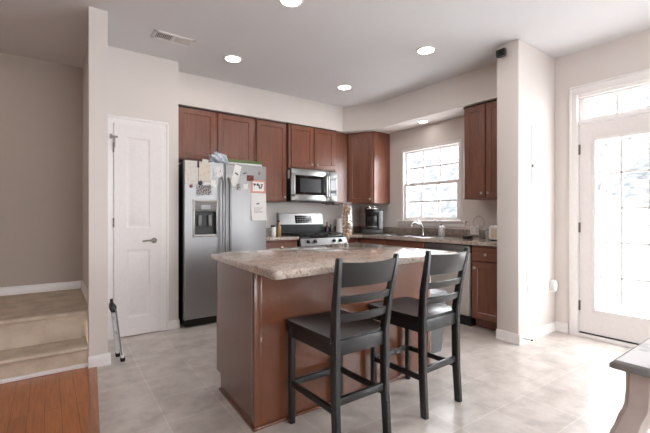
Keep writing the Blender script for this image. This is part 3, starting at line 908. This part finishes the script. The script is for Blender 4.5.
# ------------------------------------------------------------------ kitchen island
ix0, ix1, iy0, iy1 = 0.930, 2.44, 1.936, 2.62
t = thing('kitchen_island', 'brown kitchen island with mottled countertop in the middle of the kitchen', 'kitchen island', (ix0, iy0, 0))
IW, ID = ix1 - ix0, iy1 - iy0
IZ = 0.885
m = M(); m.box(0.052, IW - 0.02, 0.018, ID - 0.02, 0.10, IZ); m.box(0.052, IW - 0.02, 0.018, ID - 0.09, 0, 0.10)
m.build('body', CHERRY, t)
M().box(0.016, IW, 0.0, 0.018, 0.0, IZ).build('back_panel', ISL, t)
SK = 0.045
m = M().prism([(0, 0), (ID - 0.09, 0), (ID - 0.09, 0.11), (ID, 0.11), (ID, IZ), (0, IZ)], 0, 0.018,
              mat=Matrix(((SK, 0, 1, 0), (1, 0, 0, 0.0), (0, 1, 0, 0), (0, 0, 0, 1))))
m.build('end_panel', ISL, t)
m = M().prism([(0, 0), (ID - 0.09, 0), (ID - 0.09, 0.11), (ID, 0.11), (ID, IZ), (0, IZ)], 0, 0.018,
              mat=Matrix(((0, 0, 1, IW - 0.018), (1, 0, 0, 0.0), (0, 1, 0, 0), (0, 0, 0, 1))))
m.build('end_panel', ISL, t)
m = M(); m.box(-0.004, 0.040, -0.008, 0.0, 0.0, IZ, 0.002); m.box(-0.008, 0.0, -0.008, 0.036, 0.0, IZ, 0.002); m.build('corner_trim', ISL, t)
m = M(); m.box(IW - 0.04, IW + 0.004, -0.008, 0.0, 0.0, IZ, 0.002); m.build('corner_trim', ISL, t)
m = M(); m.box(-0.018, IW + 0.004, -0.018, 0.0, 0.0, 0.017, 0.006); m.prism([(-0.018, -0.018), (0.002, -0.018), (0.002 + SK * ID, ID - 0.09), (-0.018 + SK * ID, ID - 0.09)], 0.0, 0.015); m.build('shoe_moulding', ISL, t)
for a, b, kx in ((0.03, 0.50, 0.46), (0.515, 0.985, 0.555), (1.0, 1.47, 1.43)):
    d_ = cab_door(t, IW - b, IW - a, 0.115, IZ - 0.015, -0.021, (IW - kx, 0.78))
    d_.location = (IW, ID - 0.02, 0); d_.rotation_euler = (0, 0, PI)
    for c in [q for q in bpy.data.objects if q.parent == d_]: pass
cx0, cx1, cy0, cy1 = 0.868 - ix0, 2.46 - ix0, 1.60 - iy0, 2.705 - iy0
ch = 0.05
rc = []
def arc(cx, cy, r, a0, a1, n=5):
    return [(cx + r * math.cos(R(a0 + (a1 - a0) * k / n)), cy + r * math.sin(R(a0 + (a1 - a0) * k / n))) for k in range(n + 1)]
rr = 0.03
rc = arc(cx0 + rr, cy0 + rr, rr, 180, 270) + arc(cx1 - rr, cy0 + rr, rr, 270, 360) + arc(cx1 - rr, cy1 - rr, rr, 0, 90) + arc(cx0 + rr, cy1 - rr, rr, 90, 180)
def skew(x, y):
    k = (y - cy0) / (cy1 - cy0); q = (cx1 - x) / (cx1 - cx0)
    return x + q * (0.075 * k) + (1 - q) * 0.07 * k, y + (1 - q) * (0.09 + 0.13 * k)
m = M()
def ring(off, z):
    cxm, cym = (cx0 + cx1) / 2, (cy0 + cy1) / 2
    return [(*[a_ - off * s_ for a_, s_ in zip(skew(x, y), (1 if x > cxm else -1, 1 if y > cym else -1))], z) for x, y in rc]
m.loft([ring(0.004, IZ), ring(0.0, IZ + 0.005), ring(0.0, 0.918), ring(0.003, 0.925), ring(0.009, 0.928)])
m.build('countertop', STONE, t, 50)

# ------------------------------------------------------------------ counter stools
def make_stool(label):
    t = thing('counter_stool', label, 'stool', (0, 0, 0), 0, 'black counter stools at the island')
    # seat with a scooped top
    nx, ny = 16, 14
    b = bmesh.new()
    def ztop(u, v):
        s = (1 - abs(u) ** 2.6) * (1 - abs(v + 0.1) ** 3 * 0.8)
        return 0.594 - 0.024 * max(0, s)
    def pos(i, j):
        u = -1 + 2 * i / nx; v = -1 + 2 * j / ny
        hw = 0.200
        x = u * hw; y = 0.012 + v * 0.215
        if abs(u) > 0.93 and v > 0.9: x *= 0.985; y -= 0.006
        return x, y, u, v
    top = [[None] * (ny + 1) for _ in range(nx + 1)]
    bot = [[None] * (ny + 1) for _ in range(nx + 1)]
    for i in range(nx + 1):
        for j in range(ny + 1):
            x, y, u, v = pos(i, j)
            top[i][j] = b.verts.new((x, y, ztop(u, v))); bot[i][j] = b.verts.new((x, y, 0.568))
    for i in range(nx):
        for j in range(ny):
            b.faces.new((top[i][j], top[i + 1][j], top[i + 1][j + 1], top[i][j + 1]))
            b.faces.new((bot[i][j], bot[i][j + 1], bot[i + 1][j + 1], bot[i + 1][j]))
    for i in range(nx):
        b.faces.new((top[i][0], bot[i][0], bot[i + 1][0], top[i + 1][0])); b.faces.new((top[i][ny], top[i + 1][ny], bot[i + 1][ny], bot[i][ny]))
    for j in range(ny):
        b.faces.new((top[0][j], top[0][j + 1], bot[0][j + 1], bot[0][j])); b.faces.new((top[nx][j], bot[nx][j], bot[nx][j + 1], top[nx][j + 1]))
    ed = [e for e in b.edges if len(e.link_faces) == 2 and e.calc_face_angle(0) > R(60)]
    bmesh.ops.bevel(b, geom=ed, offset=0.007, segments=2, affect='EDGES', profile=0.5)
    mm = M(); mm._merge(b); mm.build('seat', BLACKW, t)
    for s in (-1, 1):
        M().beam([(s * 0.172, -0.222, 0), (s * 0.170, -0.207, 0.25), (s * 0.170, -0.203, 0.58), (s * 0.181, -0.222, 0.75), (s * 0.197, -0.268, 0.985), (s * 0.1975, -0.27, 0.992)],
                 [(0.036, 0.044), (0.038, 0.046), (0.040, 0.048), (0.036, 0.042), (0.030, 0.030), (0.020, 0.020)]).build('back_post', BLACKW, t)
        M().beam([(s * 0.176, 0.198, 0), (s * 0.178, 0.197, 0.57)], [(0.034, 0.034), (0.040, 0.040)]).build('front_leg', BLACKW, t)
        M().box(s * 0.176 - 0.010, s * 0.176 + 0.010, -0.19, 0.19, 0.212, 0.246, 0.004).build('side_stretcher', BLACKW, t)
        M().box(s * 0.176 - 0.010, s * 0.176 + 0.010, -0.19, 0.19, 0.498, 0.570, 0.003).build('side_apron', BLACKW, t)
    M().box(-0.165, 0.165, 0.187, 0.207, 0.498, 0.570, 0.003).build('front_apron', BLACKW, t)
    M().box(-0.165, 0.165, -0.215, -0.193, 0.498, 0.572, 0.003).build('rear_apron', BLACKW, t)
    M().box(-0.165, 0.165, 0.187, 0.207, 0.212, 0.246, 0.004).build('front_stretcher', BLACKW, t)
    M().box(-0.165, 0.165, -0.217, -0.195, 0.252, 0.290, 0.004).build('rear_stretcher', BLACKW, t)
    # curved back slats
    def yb(z): return -0.203 - 0.065 * max(0, (z - 0.58) / 0.405) ** 1.4
    for (z0, z1, hook) in ((0.846, 0.972, 0.018), (0.762, 0.800, 0), (0.668, 0.708, 0)):
        n = 14
        rings = []
        hw = 0.172 + 0.025 * ((z0 + z1) / 2 - 0.6) / 0.385
        for k in range(n + 1):
            u = -1 + 2 * k / n
            bow = -0.030 * (1 - u * u)
            x = u * hw
            y0, y1 = yb(z0) + bow, yb(z1) + bow
            dip = -0.008 * (1 - u * u) if hook else 0
            th = 0.009
            rings.append([(x, y0 - th, z0 + 0.003), (x, y1 - th, z1 - 0.003 + dip), (x, y1 - th + 0.003, z1 + dip), (x, y1 + th - 0.003, z1 + dip), (x, y1 + th, z1 - 0.003 + dip), (x, y0 + th, z0 + 0.003), (x, y0 + th - 0.003, z0), (x, y0 - th + 0.003, z0)])
        M().loft(rings).build('back_slat', BLACKW, t)
    return t
s1 = make_stool('black ladder-back counter stool nearest the camera at the island')
s1.location = (1.312, 1.685, 0)
s2 = copy_tree(s1)
s2['label'] = 'black ladder-back counter stool beside the trash can, further from the camera'
s2.location = (1.962, 1.69, 0)
s2.rotation_euler = (0, 0, R(1.5))

# trash can at the end of the island
t = thing('trash_can', 'grey tapered trash can behind the second stool at the island end', 'trash can', (2.70, 2.27, 0))
m = M()
def rrect(hx, hy, z, r=0.03):
    pts = []
    for sx, sy, a in ((1, 1, 0), (-1, 1, 90), (-1, -1, 180), (1, -1, 270)):
        pts += [(sx * (hx - r) + r * math.cos(R(a + 22.5 * k)), sy * (hy - r) + r * math.sin(R(a + 22.5 * k)), z) for k in range(5)]
    return pts
GREYCAN = plain('grey_can_plastic', (92, 94, 96), 0.5)
m.loft([rrect(0.125, 0.165, 0), rrect(0.130, 0.170, 0.02), rrect(0.156, 0.20, 0.485)])
m.build('bin', GREYCAN, t)
m = M(); m.loft([rrect(0.163, 0.207, 0.485), rrect(0.165, 0.209, 0.51), rrect(0.155, 0.197, 0.53), rrect(0.12, 0.16, 0.538)]); m.build('lid', GREYCAN, t)

# hurricane vase with shells on the island
VC = (1.828, 2.22, 0.928)
t = thing('pedestal_vase', 'tall clear pedestal vase standing on the island countertop', 'vase', VC)
M().lathe([(0.0, 0.0), (0.036, 0.0), (0.036, 0.004), (0.012, 0.012), (0.007, 0.03), (0.007, 0.075), (0.012, 0.092), (0.030, 0.110), (0.043, 0.16), (0.047, 0.22), (0.044, 0.29), (0.034, 0.352), (0.030, 0.37), (0.028, 0.37), (0.032, 0.35), (0.042, 0.29), (0.045, 0.22), (0.041, 0.16), (0.028, 0.114), (0.0, 0.10)], n=28, cap=False).build('glass', VGLASS, t)
m = M()
rnd = random.Random(3)
for k in range(9):
    z = 0.128 + k * 0.026
    rad = 0.040 * (1 - ((z - 0.22) / 0.16) ** 2 * 0.42) - 0.012
    for j in range(5):
        a = rnd.random() * 2 * PI + j * 1.25
        m.ball((rad * math.cos(a), rad * math.sin(a), z + rnd.uniform(-0.004, 0.004)), 0.0145, 1, (1.05, 1.05, 0.75 + 0.2 * rnd.random()))
    m.ball((0, 0, z), 0.016, 1)
o = m.build('tan_filler', paper('tan_shells', (226, 190, 154), (178, 134, 100), 60, 0.5))
o.location = VC
tag(o, 'tan shell-like filling inside the tall clear vase', 'filling'); o['kind'] = 'stuff'

# ------------------------------------------------------------------ things on the counters
def bottle(name, label, x, y, prof, mat, capmat, capz, capr, z=CT1, grp=None):
    t = thing(name, label, 'bottle', (x, y, z), 0, grp)
    M().lathe(prof).build('body', mat, t)
    M().lathe([(capr, capz), (capr, capz + 0.022), (0, capz + 0.024)]).build('cap', capmat, t)
    return t
AMBER = plain('amber_oil', (150, 116, 72), 0.15)
PURP = plain('dark_purple_glass', (46, 32, 44), 0.15)
bottle('oil_bottle', 'amber oil bottle on the counter left of the range', 2.52, 4.52, [(0.03, 0), (0.034, 0.008), (0.034, 0.12), (0.014, 0.155), (0.012, 0.19)], AMBER, BLACKP, 0.188, 0.015)
bottle('spice_jar', 'white-labelled jar left of the amber oil bottle', 2.425, 4.50, [(0.032, 0), (0.036, 0.006), (0.036, 0.115), (0.03, 0.125)], WHITEP, BLACKP, 0.124, 0.032)
bottle('dark_bottle', 'taller dark purple bottle behind the range', 3.475, 4.72, [(0.03, 0), (0.034, 0.008), (0.034, 0.085), (0.012, 0.125), (0.011, 0.16)], PURP, PURP, 0.158, 0.013, grp='dark bottles by the range')
bottle('dark_bottle', 'shorter dark purple bottle right of the taller one', 3.56, 4.73, [(0.022, 0), (0.025, 0.006), (0.025, 0.075), (0.012, 0.105), (0.011, 0.12)], PURP, PURP, 0.118, 0.013, grp='dark bottles by the range')
t = thing('paper_towel_roll', 'white paper towel roll standing beside the dark bottles', 'paper towels', (3.72, 4.70, CT1))
M().lathe([(0.07, 0), (0.07, 0.01), (0.0, 0.012)]).build('base', CHROME, t)
M().lathe([(0.02, 0.013), (0.062, 0.013), (0.063, 0.02), (0.063, 0.225), (0.062, 0.23), (0.02, 0.23)]).build('roll', P_WHITE, t)

GLOSSB = plain('gloss_black_plastic', (13, 13, 14), 0.22)
# coffee maker on a pod drawer
kc, kr = (4.02, 4.29, CT1), R(-42)
t = thing('pod_drawer', 'black coffee pod drawer under the coffee maker', 'drawer', kc, kr)
M().box(-0.155, 0.155, -0.16, 0.16, 0.0, 0.075, 0.006).build('body', BLACKP, t)
M().box(-0.145, 0.145, -0.166, -0.158, 0.01, 0.066, 0.003).build('drawer_front', plain('dark_grey_metal', (70, 70, 72), 0.35, 0.5), t)
t = thing('coffee_maker', 'black and silver single-cup coffee maker in the counter corner', 'coffee maker', (kc[0], kc[1], CT1 + 0.0755), kr)
m = M(); m.box(-0.10, 0.10, -0.02, 0.14, 0, 0.30, 0.03, 3); m.box(-0.10, 0.10, -0.14, 0.0, 0, 0.035, 0.01); m.build('body', GLOSSB, t)
m = M(); m.box(-0.105, 0.105, -0.15, 0.10, 0.205, 0.335, 0.04, 4); m.build('head', GLOSSB, t)
m = M(); m.tube([(-0.085, -0.10, 0.30), (-0.07, -0.152, 0.305), (0, -0.172, 0.31), (0.07, -0.152, 0.305), (0.085, -0.10, 0.30)], 0.014); m.box(-0.07, 0.07, -0.13, 0.02, 0.328, 0.342, 0.006); m.build('handle', CHROME, t)
M().box(0.104, 0.165, -0.05, 0.13, 0.0, 0.27, 0.012).build('water_tank', plain('smoky_grey_tank', (168, 172, 176), 0.15), t)
M().box(-0.07, 0.07, -0.142, -0.04, 0.035, 0.042, 0.003).build('drip_tray', CHROME, t)

# items at the right end of the sink counter
o = tag(M().box(-0.05, 0.05, -0.035, 0.035, 0, 0.035, 0.006).build('black_sponge_tray', BLACKP), 'small black tray on the counter right of the sink', 'tray'); o.location = (3.99, 2.62, CT1)
t = thing('wire_ring_stand', 'thin wire ring stand against the wall right of the window', 'stand', (4.19, 2.60, CT1))
m = M(); m.tube([(0, 0.075 * math.cos(2 * PI * k / 24), 0.19 + 0.075 * math.sin(2 * PI * k / 24)) for k in range(24)], 0.0035, 8, closed=True); m.build('ring', NICKEL, t)
m = M(); m.cyl((0, 0, 0.0), (0, 0, 0.116), 0.004); m.lathe([(0.04, 0), (0.04, 0.006), (0, 0.008)]); m.build('foot', NICKEL, t)
m = M(); m.ball((0, 0, 0.268), 0.008); m.build('finial', NICKEL, t)
t = thing('steel_canister', 'grey metal canister between the wire ring and the toaster', 'canister', (4.08, 2.40, CT1))
M().lathe([(0.036, 0), (0.038, 0.004), (0.038, 0.10), (0.036, 0.104)]).build('body', STEEL, t)
M().lathe([(0.039, 0.104), (0.039, 0.118), (0.0, 0.122)]).build('lid', GREYP, t)
t = thing('toaster', 'white toaster with pale front on the right end of the counter', 'toaster', (3.98, 2.19, CT1), R(-90))
M().box(-0.11, 0.11, -0.09, 0.09, 0.008, 0.165, 0.02, 3).build('body', WHITEP, t)
M().box(-0.08, 0.08, -0.0925, -0.089, 0.035, 0.135, 0.001).build('front_plate', plain('pale_tan_plate', (216, 200, 178), 0.4), t)
m = M(); m.box(-0.09, 0.09, -0.04, -0.015, 0.164, 0.167); m.box(-0.09, 0.09, 0.015, 0.04, 0.164, 0.167); m.build('slot', BLACKP, t)
for sx in (-0.08, 0.08):
    M().box(sx - 0.015, sx + 0.015, -0.07, 0.07, 0, 0.01).build('foot', RUBBER, t)
t = thing('wire_pod_rack', 'wire rack holding dark pods behind the white toaster', 'rack', (4.17, 2.18, CT1))
m = M()
m.tube([(0, 0.095 * math.cos(PI * k / 12), 0.18 + 0.13 * math.sin(PI * k / 12)) for k in range(13)], 0.004, 8)
m.cyl((0, 0.095, 0), (0, 0.095, 0.18), 0.004); m.cyl((0, -0.095, 0), (0, -0.095, 0.18), 0.004)
m.cyl((0, 0.095, 0.18), (0, -0.095, 0.18), 0.003); m.cyl((-0.05, 0.095, 0.003), (0.05, 0.095, 0.003), 0.003); m.cyl((-0.05, -0.095, 0.003), (0.05, -0.095, 0.003), 0.003)
m.build('wire_frame', NICKEL, t)
for k, (dy, dz_) in enumerate(((0.055, 0.205), (0.018, 0.205), (-0.02, 0.205), (-0.058, 0.205), (0.03, 0.243), (-0.03, 0.243))):
    o = M().lathe([(0.013, -0.018), (0.018, 0.016), (0.019, 0.018), (0, 0.019)], n=14).build('coffee_pod', plain('dark_pod', (52, 50, 52), 0.4) if k == 0 else bpy.data.materials['dark_pod'])
    o.location = (4.17, 2.18 + dy, CT1 + dz_ - (0.002 if dz_ < 0.22 else 0.001))
    tag(o, 'small dark coffee pod in the wire rack behind the toaster', 'coffee pod', 'coffee pods in the wire rack')
# outlet on the backsplash wall
t = thing('wall_outlet', 'white wall outlet plate above the counter right of the sink', 'outlet', (XD, 2.70, 1.02), R(-90))
M().box(-0.06, 0.06, -0.026, 0, -0.055, 0.055, 0.003).build('plate', WHITEP, t)
m = M()
for x in (-0.028, 0.028):
    m.box(x - 0.016, x + 0.016, -0.028, -0.024, -0.035, 0.035, 0.002)
m.build('socket', plain('ivory_plastic', (210, 206, 200), 0.4), t)

# ------------------------------------------------------------------ ceiling: recessed lights, vent ; camera on the wall end
def make_can(label, x, y):
    t = thing('recessed_light', label, 'ceiling light', (x, y, ZC), 0, 'recessed ceiling lights')
    M().lathe([(0.098, 0.0), (0.098, -0.004), (0.085, -0.010), (0.074, -0.008), (0.074, 0.0)], n=32, cap=False).build('trim_ring', WHITEP, t)
    M().lathe([(0.074, -0.0015), (0.074, -0.006), (0.0, -0.008)], n=32).build('lens', LENS, t)
    return t
can = make_can('recessed ceiling light nearest the ceiling vent', 1.558, 3.772)
for x, y, lb in ((1.495, 2.492, 'recessed ceiling light cut by the top edge of the photo'), (3.052, 3.764, 'recessed ceiling light nearest the corner wall cabinet'), (3.027, 2.451, 'recessed ceiling light nearest the black wall camera')):
    c = copy_tree(can); c.location = (x, y, ZC); c['label'] = lb
for x, y, lb in ((1.45, 1.15, 'added recessed light over the stools, out of view'), (3.0, 1.15, 'added recessed light near the glass door, out of view'), (3.0, -0.6, 'added recessed light over the dining area, out of view'), (0.6, -0.9, 'added unseen recessed light behind the camera'), (-1.0, 4.2, 'added unseen recessed light over the stair landing')):  # out-of-view lights added to brighten the door bars, floor and stair treads
    c = copy_tree(can); c.location = (x, y, ZC); c['label'] = lb
t = thing('soffit_light', 'small round light set in the soffit above the kitchen window', 'ceiling light', (4.08, 3.35, ZSO))
M().lathe([(0.075, 0.0), (0.075, -0.004), (0.062, -0.009), (0.055, -0.006), (0.055, 0.0)], n=28, cap=False).build('trim_ring', WHITEP, t)
M().lathe([(0.055, -0.0015), (0.055, -0.005), (0.0, -0.006)], n=28).build('lens', glow('dim_lamp_lens', (1.0, 0.95, 0.89, 1), CAN * 0.3), t)
t = thing('ceiling_vent', 'white rectangular ceiling vent with two louvre sections', 'vent', (0.935, 3.67, ZC))
m = M()
for q in ((-0.18, 0.18, -0.085, -0.055), (-0.18, 0.18, 0.055, 0.085), (-0.18, -0.15, -0.085, 0.085), (0.15, 0.18, -0.085, 0.085), (-0.012, 0.012, -0.06, 0.06)):
    m.box(q[0], q[1], q[2], q[3], -0.009, 0, 0.002)
m.build('frame', WHITEP, t)
M().box(-0.155, 0.155, -0.06, 0.06, -0.0015, 0).build('duct_opening', plain('dark_duct', (60, 58, 56), 0.8), t)
for sx, tilt in ((-0.081, 52), (0.081, -50)):
    m = M()
    for k in range(9):
        x = sx - 0.06 + k * 0.015
        m.box(-0.0012, 0.0012, -0.056, 0.056, -0.006, 0.006, mat=Matrix.Translation((x, 0, -0.0075)) @ Matrix.Rotation(R(tilt), 4, 'Y'))
    m.build('louvres', WHITEP, t)
t = thing('security_camera', 'small black camera fixed high on the wall end', 'camera', (XC, 1.935, 2.752), R(-90))
M().box(-0.03, 0.03, -0.012, 0, -0.03, 0.03, 0.004).build('bracket', BLACKP, t)
M().box(-0.045, 0.045, -0.06, -0.012, -0.035, 0.035, 0.012, 3).build('housing', BLACKP, t)
M().lathe([(0.018, 0), (0.018, 0.006), (0.0, 0.008)], mat=Matrix.Translation((0.0, -0.059, 0)) @ Matrix.Rotation(R(90), 4, 'X')).build('lens', BLACKG, t)

# ------------------------------------------------------------------ small things on the walls and floor at the stub
t = thing('hanging_cord', 'thin white cord with a small catch on the narrow wall by the glass door', 'cord', (3.775, YS, 1.50))
M().tube([(0, -0.005, 0), (0.001, -0.005, 0.2), (-0.001, -0.006, 0.4), (0, -0.005, 0.575)], 0.0035, 8).build('cord', plain('grey_cord', (206, 203, 203), 0.6), t)
M().box(-0.002, 0.02, -0.016, 0, 0.165, 0.195, 0.003).build('catch', GREYP, t)
t = thing('wall_hook', 'small white hook with a drooping loop low on the narrow wall', 'hook', (3.67, YS, 0.39))
m = M(); m.tube([(0, -0.006, 0.27), (0.005, -0.010, 0.12), (0.02, -0.014, 0.06), (0.03, -0.02, 0.0)], 0.004, 8); m.tube([(0.0, -0.008, 0.09), (0.04, -0.02, 0.085), (0.06, -0.02, 0.09)], 0.004, 8); m.build('loop', plain('grey_loop', (208, 205, 205), 0.6), t)
M().box(-0.012, 0.012, -0.008, 0, 0.26, 0.285, 0.002).build('plate', WHITEP, t)
t = thing('plug_in', 'round white plug-in unit low in the wall corner by the glass door', 'plug-in', (4.19, YS, 0.47))
M().box(-0.036, 0.036, -0.007, 0, -0.058, 0.058, 0.003).build('outlet_plate', WHITEP, t)
M().lathe([(0.05, 0), (0.054, 0.02), (0.046, 0.04), (0.0, 0.046)], mat=Matrix.Translation((0, -0.007, 0.01)) @ Matrix.Diagonal((0.8, 1, 1.15, 1)) @ Matrix.Rotation(R(90), 4, 'X')).build('unit', WHITEP, t)
t = thing('door_stop', 'small dark spring door stop on the baseboard of the narrow wall', 'door stop', (3.585, YS - 0.018, 0.05))
M().tube([(0.0, 0, 0), (0.004, -0.03, 0), (0.01, -0.065, 0.001)], 0.005, 8).build('spring', GREYP, t)
M().cyl((0.01, -0.064, 0.001), (0.012, -0.078, 0.001), 0.008).build('tip', RUBBER, t)

# folded step ladder leaning by the partition
t = thing('step_ladder', 'narrow folded aluminium ladder leaning at the wall end by the pantry door', 'ladder', (0.47, 3.56, 0))
ALU = plain('white_aluminium', (232, 232, 234), 0.35, 0.0)
feet = ((0.005, 0.085), (0.022, -0.06))
tops = ((-0.045, 0.065), (-0.040, -0.045))
for f, tp in zip(feet, tops):
    r = M().beam([(f[0], f[1], 0.02), (tp[0], tp[1], 0.46)], [(0.022, 0.026), (0.020, 0.024)]).build('rail', ALU, t)
    M().box(f[0] - 0.017, f[0] + 0.017, f[1] - 0.019, f[1] + 0.019, 0, 0.03, 0.005).build('rubber_foot', RUBBER, r)
for q in (0.10, 0.22, 0.34):
    k = (q - 0.02) / 0.44
    pa = [feet[0][i] + (tops[0][i] - feet[0][i]) * k for i in (0, 1)]; pb = [feet[1][i] + (tops[1][i] - feet[1][i]) * k for i in (0, 1)]
    M().cyl((pa[0], pa[1], q), (pb[0], pb[1], q), 0.009).build('rung', ALU, t)
m = M(); m.box(-0.062, -0.022, -0.07, 0.09, 0.41, 0.465, 0.008); m.cyl((-0.055, -0.05, 0.46), (-0.058, -0.05, 0.52), 0.011); m.build('hinge_block', BLACKP, t)
M().beam([(-0.030, -0.072, 0.44), (0.012, -0.085, 0.06)], [(0.012, 0.012), (0.012, 0.012)]).build('stay', plain('dark_grey_stay', (120, 120, 122), 0.4), t)

# ------------------------------------------------------------------ side table at the right edge
tx0, ty1, tz = 1.385, 0.425, 0.752
t = thing('side_table', 'grey-edged table with pale worn top and curved legs at the right edge', 'table', (tx0, ty1, 0))
TL, TD = 1.2, 0.8
GREYT = plain('grey_table_paint', (128, 127, 128), 0.3, var=0.08, scale=14)
WORN = paper('worn_white_top', (222, 221, 222), (202, 201, 202), 9, 0.54)
TAUPE = plain('taupe_leg_paint', (196, 185, 178), 0.45, var=0.05, scale=9)
top = M()
def trect(o, z): return [(o, -o, z), (o, -TD + o, z), (TL - o, -TD + o, z), (TL - o, -o, z)]
top.loft([trect(0.010, tz - 0.027), trect(0.0, tz - 0.022), trect(0.0, tz - 0.010), trect(0.006, tz - 0.003), trect(0.014, tz)])
top.build('top_edge', GREYT, t, 60)
M().loft([trect(0.014, tz - 0.001), trect(0.014, tz + 0.0012)]).build('top_surface', WORN, t)['label'] = 'pale worn top surface'
m = M()
ins = 0.032
m.box(ins, TL - ins, -ins - 0.02, -ins, tz - 0.15, tz - 0.027); m.box(ins, TL - ins, -TD + ins, -TD + ins + 0.02, tz - 0.15, tz - 0.027)
m.box(ins, ins + 0.02, -TD + ins, -ins, tz - 0.15, tz - 0.027); m.box(TL - ins - 0.02, TL - ins, -TD + ins, -ins, tz - 0.15, tz - 0.027)
m.build('apron', TAUPE, t)
for cx, cy, sx, sy in ((0.066, -0.066, -1, 1), (TL - 0.066, -0.066, 1, 1), (0.066, -TD + 0.066, -1, -1), (TL - 0.066, -TD + 0.066, 1, -1)):
    prof = [(0.0, 0.050, 0.012), (0.03, 0.052, 0.010), (0.06, 0.042, -0.004), (0.15, 0.036, -0.022), (0.28, 0.042, 0.012), (0.38, 0.056, 0.036), (0.46, 0.066, 0.042), (0.52, 0.072, 0.034), (0.57, 0.074, 0.018), (0.62, 0.073, 0.003), (0.66, 0.072, 0.001), (tz - 0.027, 0.072, 0.0)]
    fine = []
    for (za, wa, oa), (zb, wb, ob) in zip(prof, prof[1:]):
        for q in range(4):
            k = q / 4; kk = 0.5 * k + 0.5 * (3 * k * k - 2 * k ** 3)
            fine.append((za + (zb - za) * k, wa + (wb - wa) * kk, oa + (ob - oa) * kk))
    prof = fine + [prof[-1]]
    M().beam([(cx + sx * o, cy + sy * o, z) for z, w, o in prof], [(w, w) for z, w, o in prof]).build('leg', TAUPE, t)

# ------------------------------------------------------------------ outdoors, seen through the panes
struct(M().box(XD + 0.14, 40, -30, 40, -0.55, -0.35).build('ground', SNOW))
m = M()
nb = 26
prev = None
rnd_h = random.Random(4)
rows = []
for i in range(9):
    rows.append([(26 + i * 3.0 + rnd_h.uniform(-.6, .6), -14 + j * 3.0, -0.45 + (i / 8) ** 1.1 * 17 + rnd_h.uniform(-.5, .5) * (i > 0)) for j in range(24)])
m.loft(rows, cap=False, closed=False)
HILLM = plain('added_wooded_hill', (64, 65, 66), 0.95, spec=0.1, var=0.3, scale=1.6)  # hill added to cover the sky so the panes stay below white
struct(m.build('ground', HILLM))  # the added hill that covers the sky
BARK = plain('dark_grey_bark', (104, 102, 102), 0.9, var=0.2)
def tree(label, x, y, h, seed, spread=0.55):
    rnd = random.Random(seed)
    m = M()
    def grow(p, d, L, r, lev):
        q = p + d * L
        m.tube([p, p + d * L * 0.5 + Vector((rnd.uniform(-1, 1), rnd.uniform(-1, 1), 0)) * L * 0.05, q], [r, r * 0.85, r * 0.7], 5 if lev < 2 else 3)
        if lev >= 6:
            return
        for k in range(3):
            nd = (d + Vector((rnd.uniform(-1, 1), rnd.uniform(-1, 1), rnd.uniform(-0.25, 0.6))) * spread * 1.5).normalized()
            grow(p + d * L * rnd.uniform(0.55, 1.0), nd, L * rnd.uniform(0.6, 0.8), r * 0.68, lev + 1)
    grow(Vector((0, 0, 0)), Vector((0, 0, 1)), h * 0.30, h * 0.016, 0)
    o = m.build('bare_tree', BARK)
    o.location = (x, y, -0.36)
    tag(o, label, 'tree', 'bare trees outside the windows')
tree('leafless tree outside the left half of the kitchen window', 10.5, 11.5, 5.5, 11)
tree('leafless tree outside the right half of the kitchen window', 12.8, 7.6, 5.0, 5)
tree('taller leafless tree further off behind the kitchen window', 19.0, 14.4, 9.5, 8)
tree('leafless tree outside behind the upper panes of the glass door', 17.5, 5.6, 8.5, 21)
tree('leafless tree outside at the right of the glass door', 13.0, 1.9, 6.0, 33)
t = thing('neighbour_house', 'pale neighbouring shed seen through the lower left panes of the glass door', 'shed', (13.0, 4.6, -0.36))
M().box(-1.2, 1.2, -1.6, 1.6, 0, 1.5).build('wall', plain('pale_siding', (196, 194, 192), 0.8), t)
M().prism([(-1.9, 1.35), (0, 2.35), (1.9, 1.35)], -1.45, 1.45, mat=Matrix(((0, 0, 1, 0), (1, 0, 0, 0), (0, 1, 0, 0), (0, 0, 0, 1)))).build('roof', plain('pale_roof', (214, 214, 214), 0.9), t)
for y in (-0.8, 0.5):
    M().box(-1.22, -1.19, y - 0.3, y + 0.3, 0.5, 1.15).build('window', plain('grey_shed_pane', (120, 124, 128), 0.2), t)
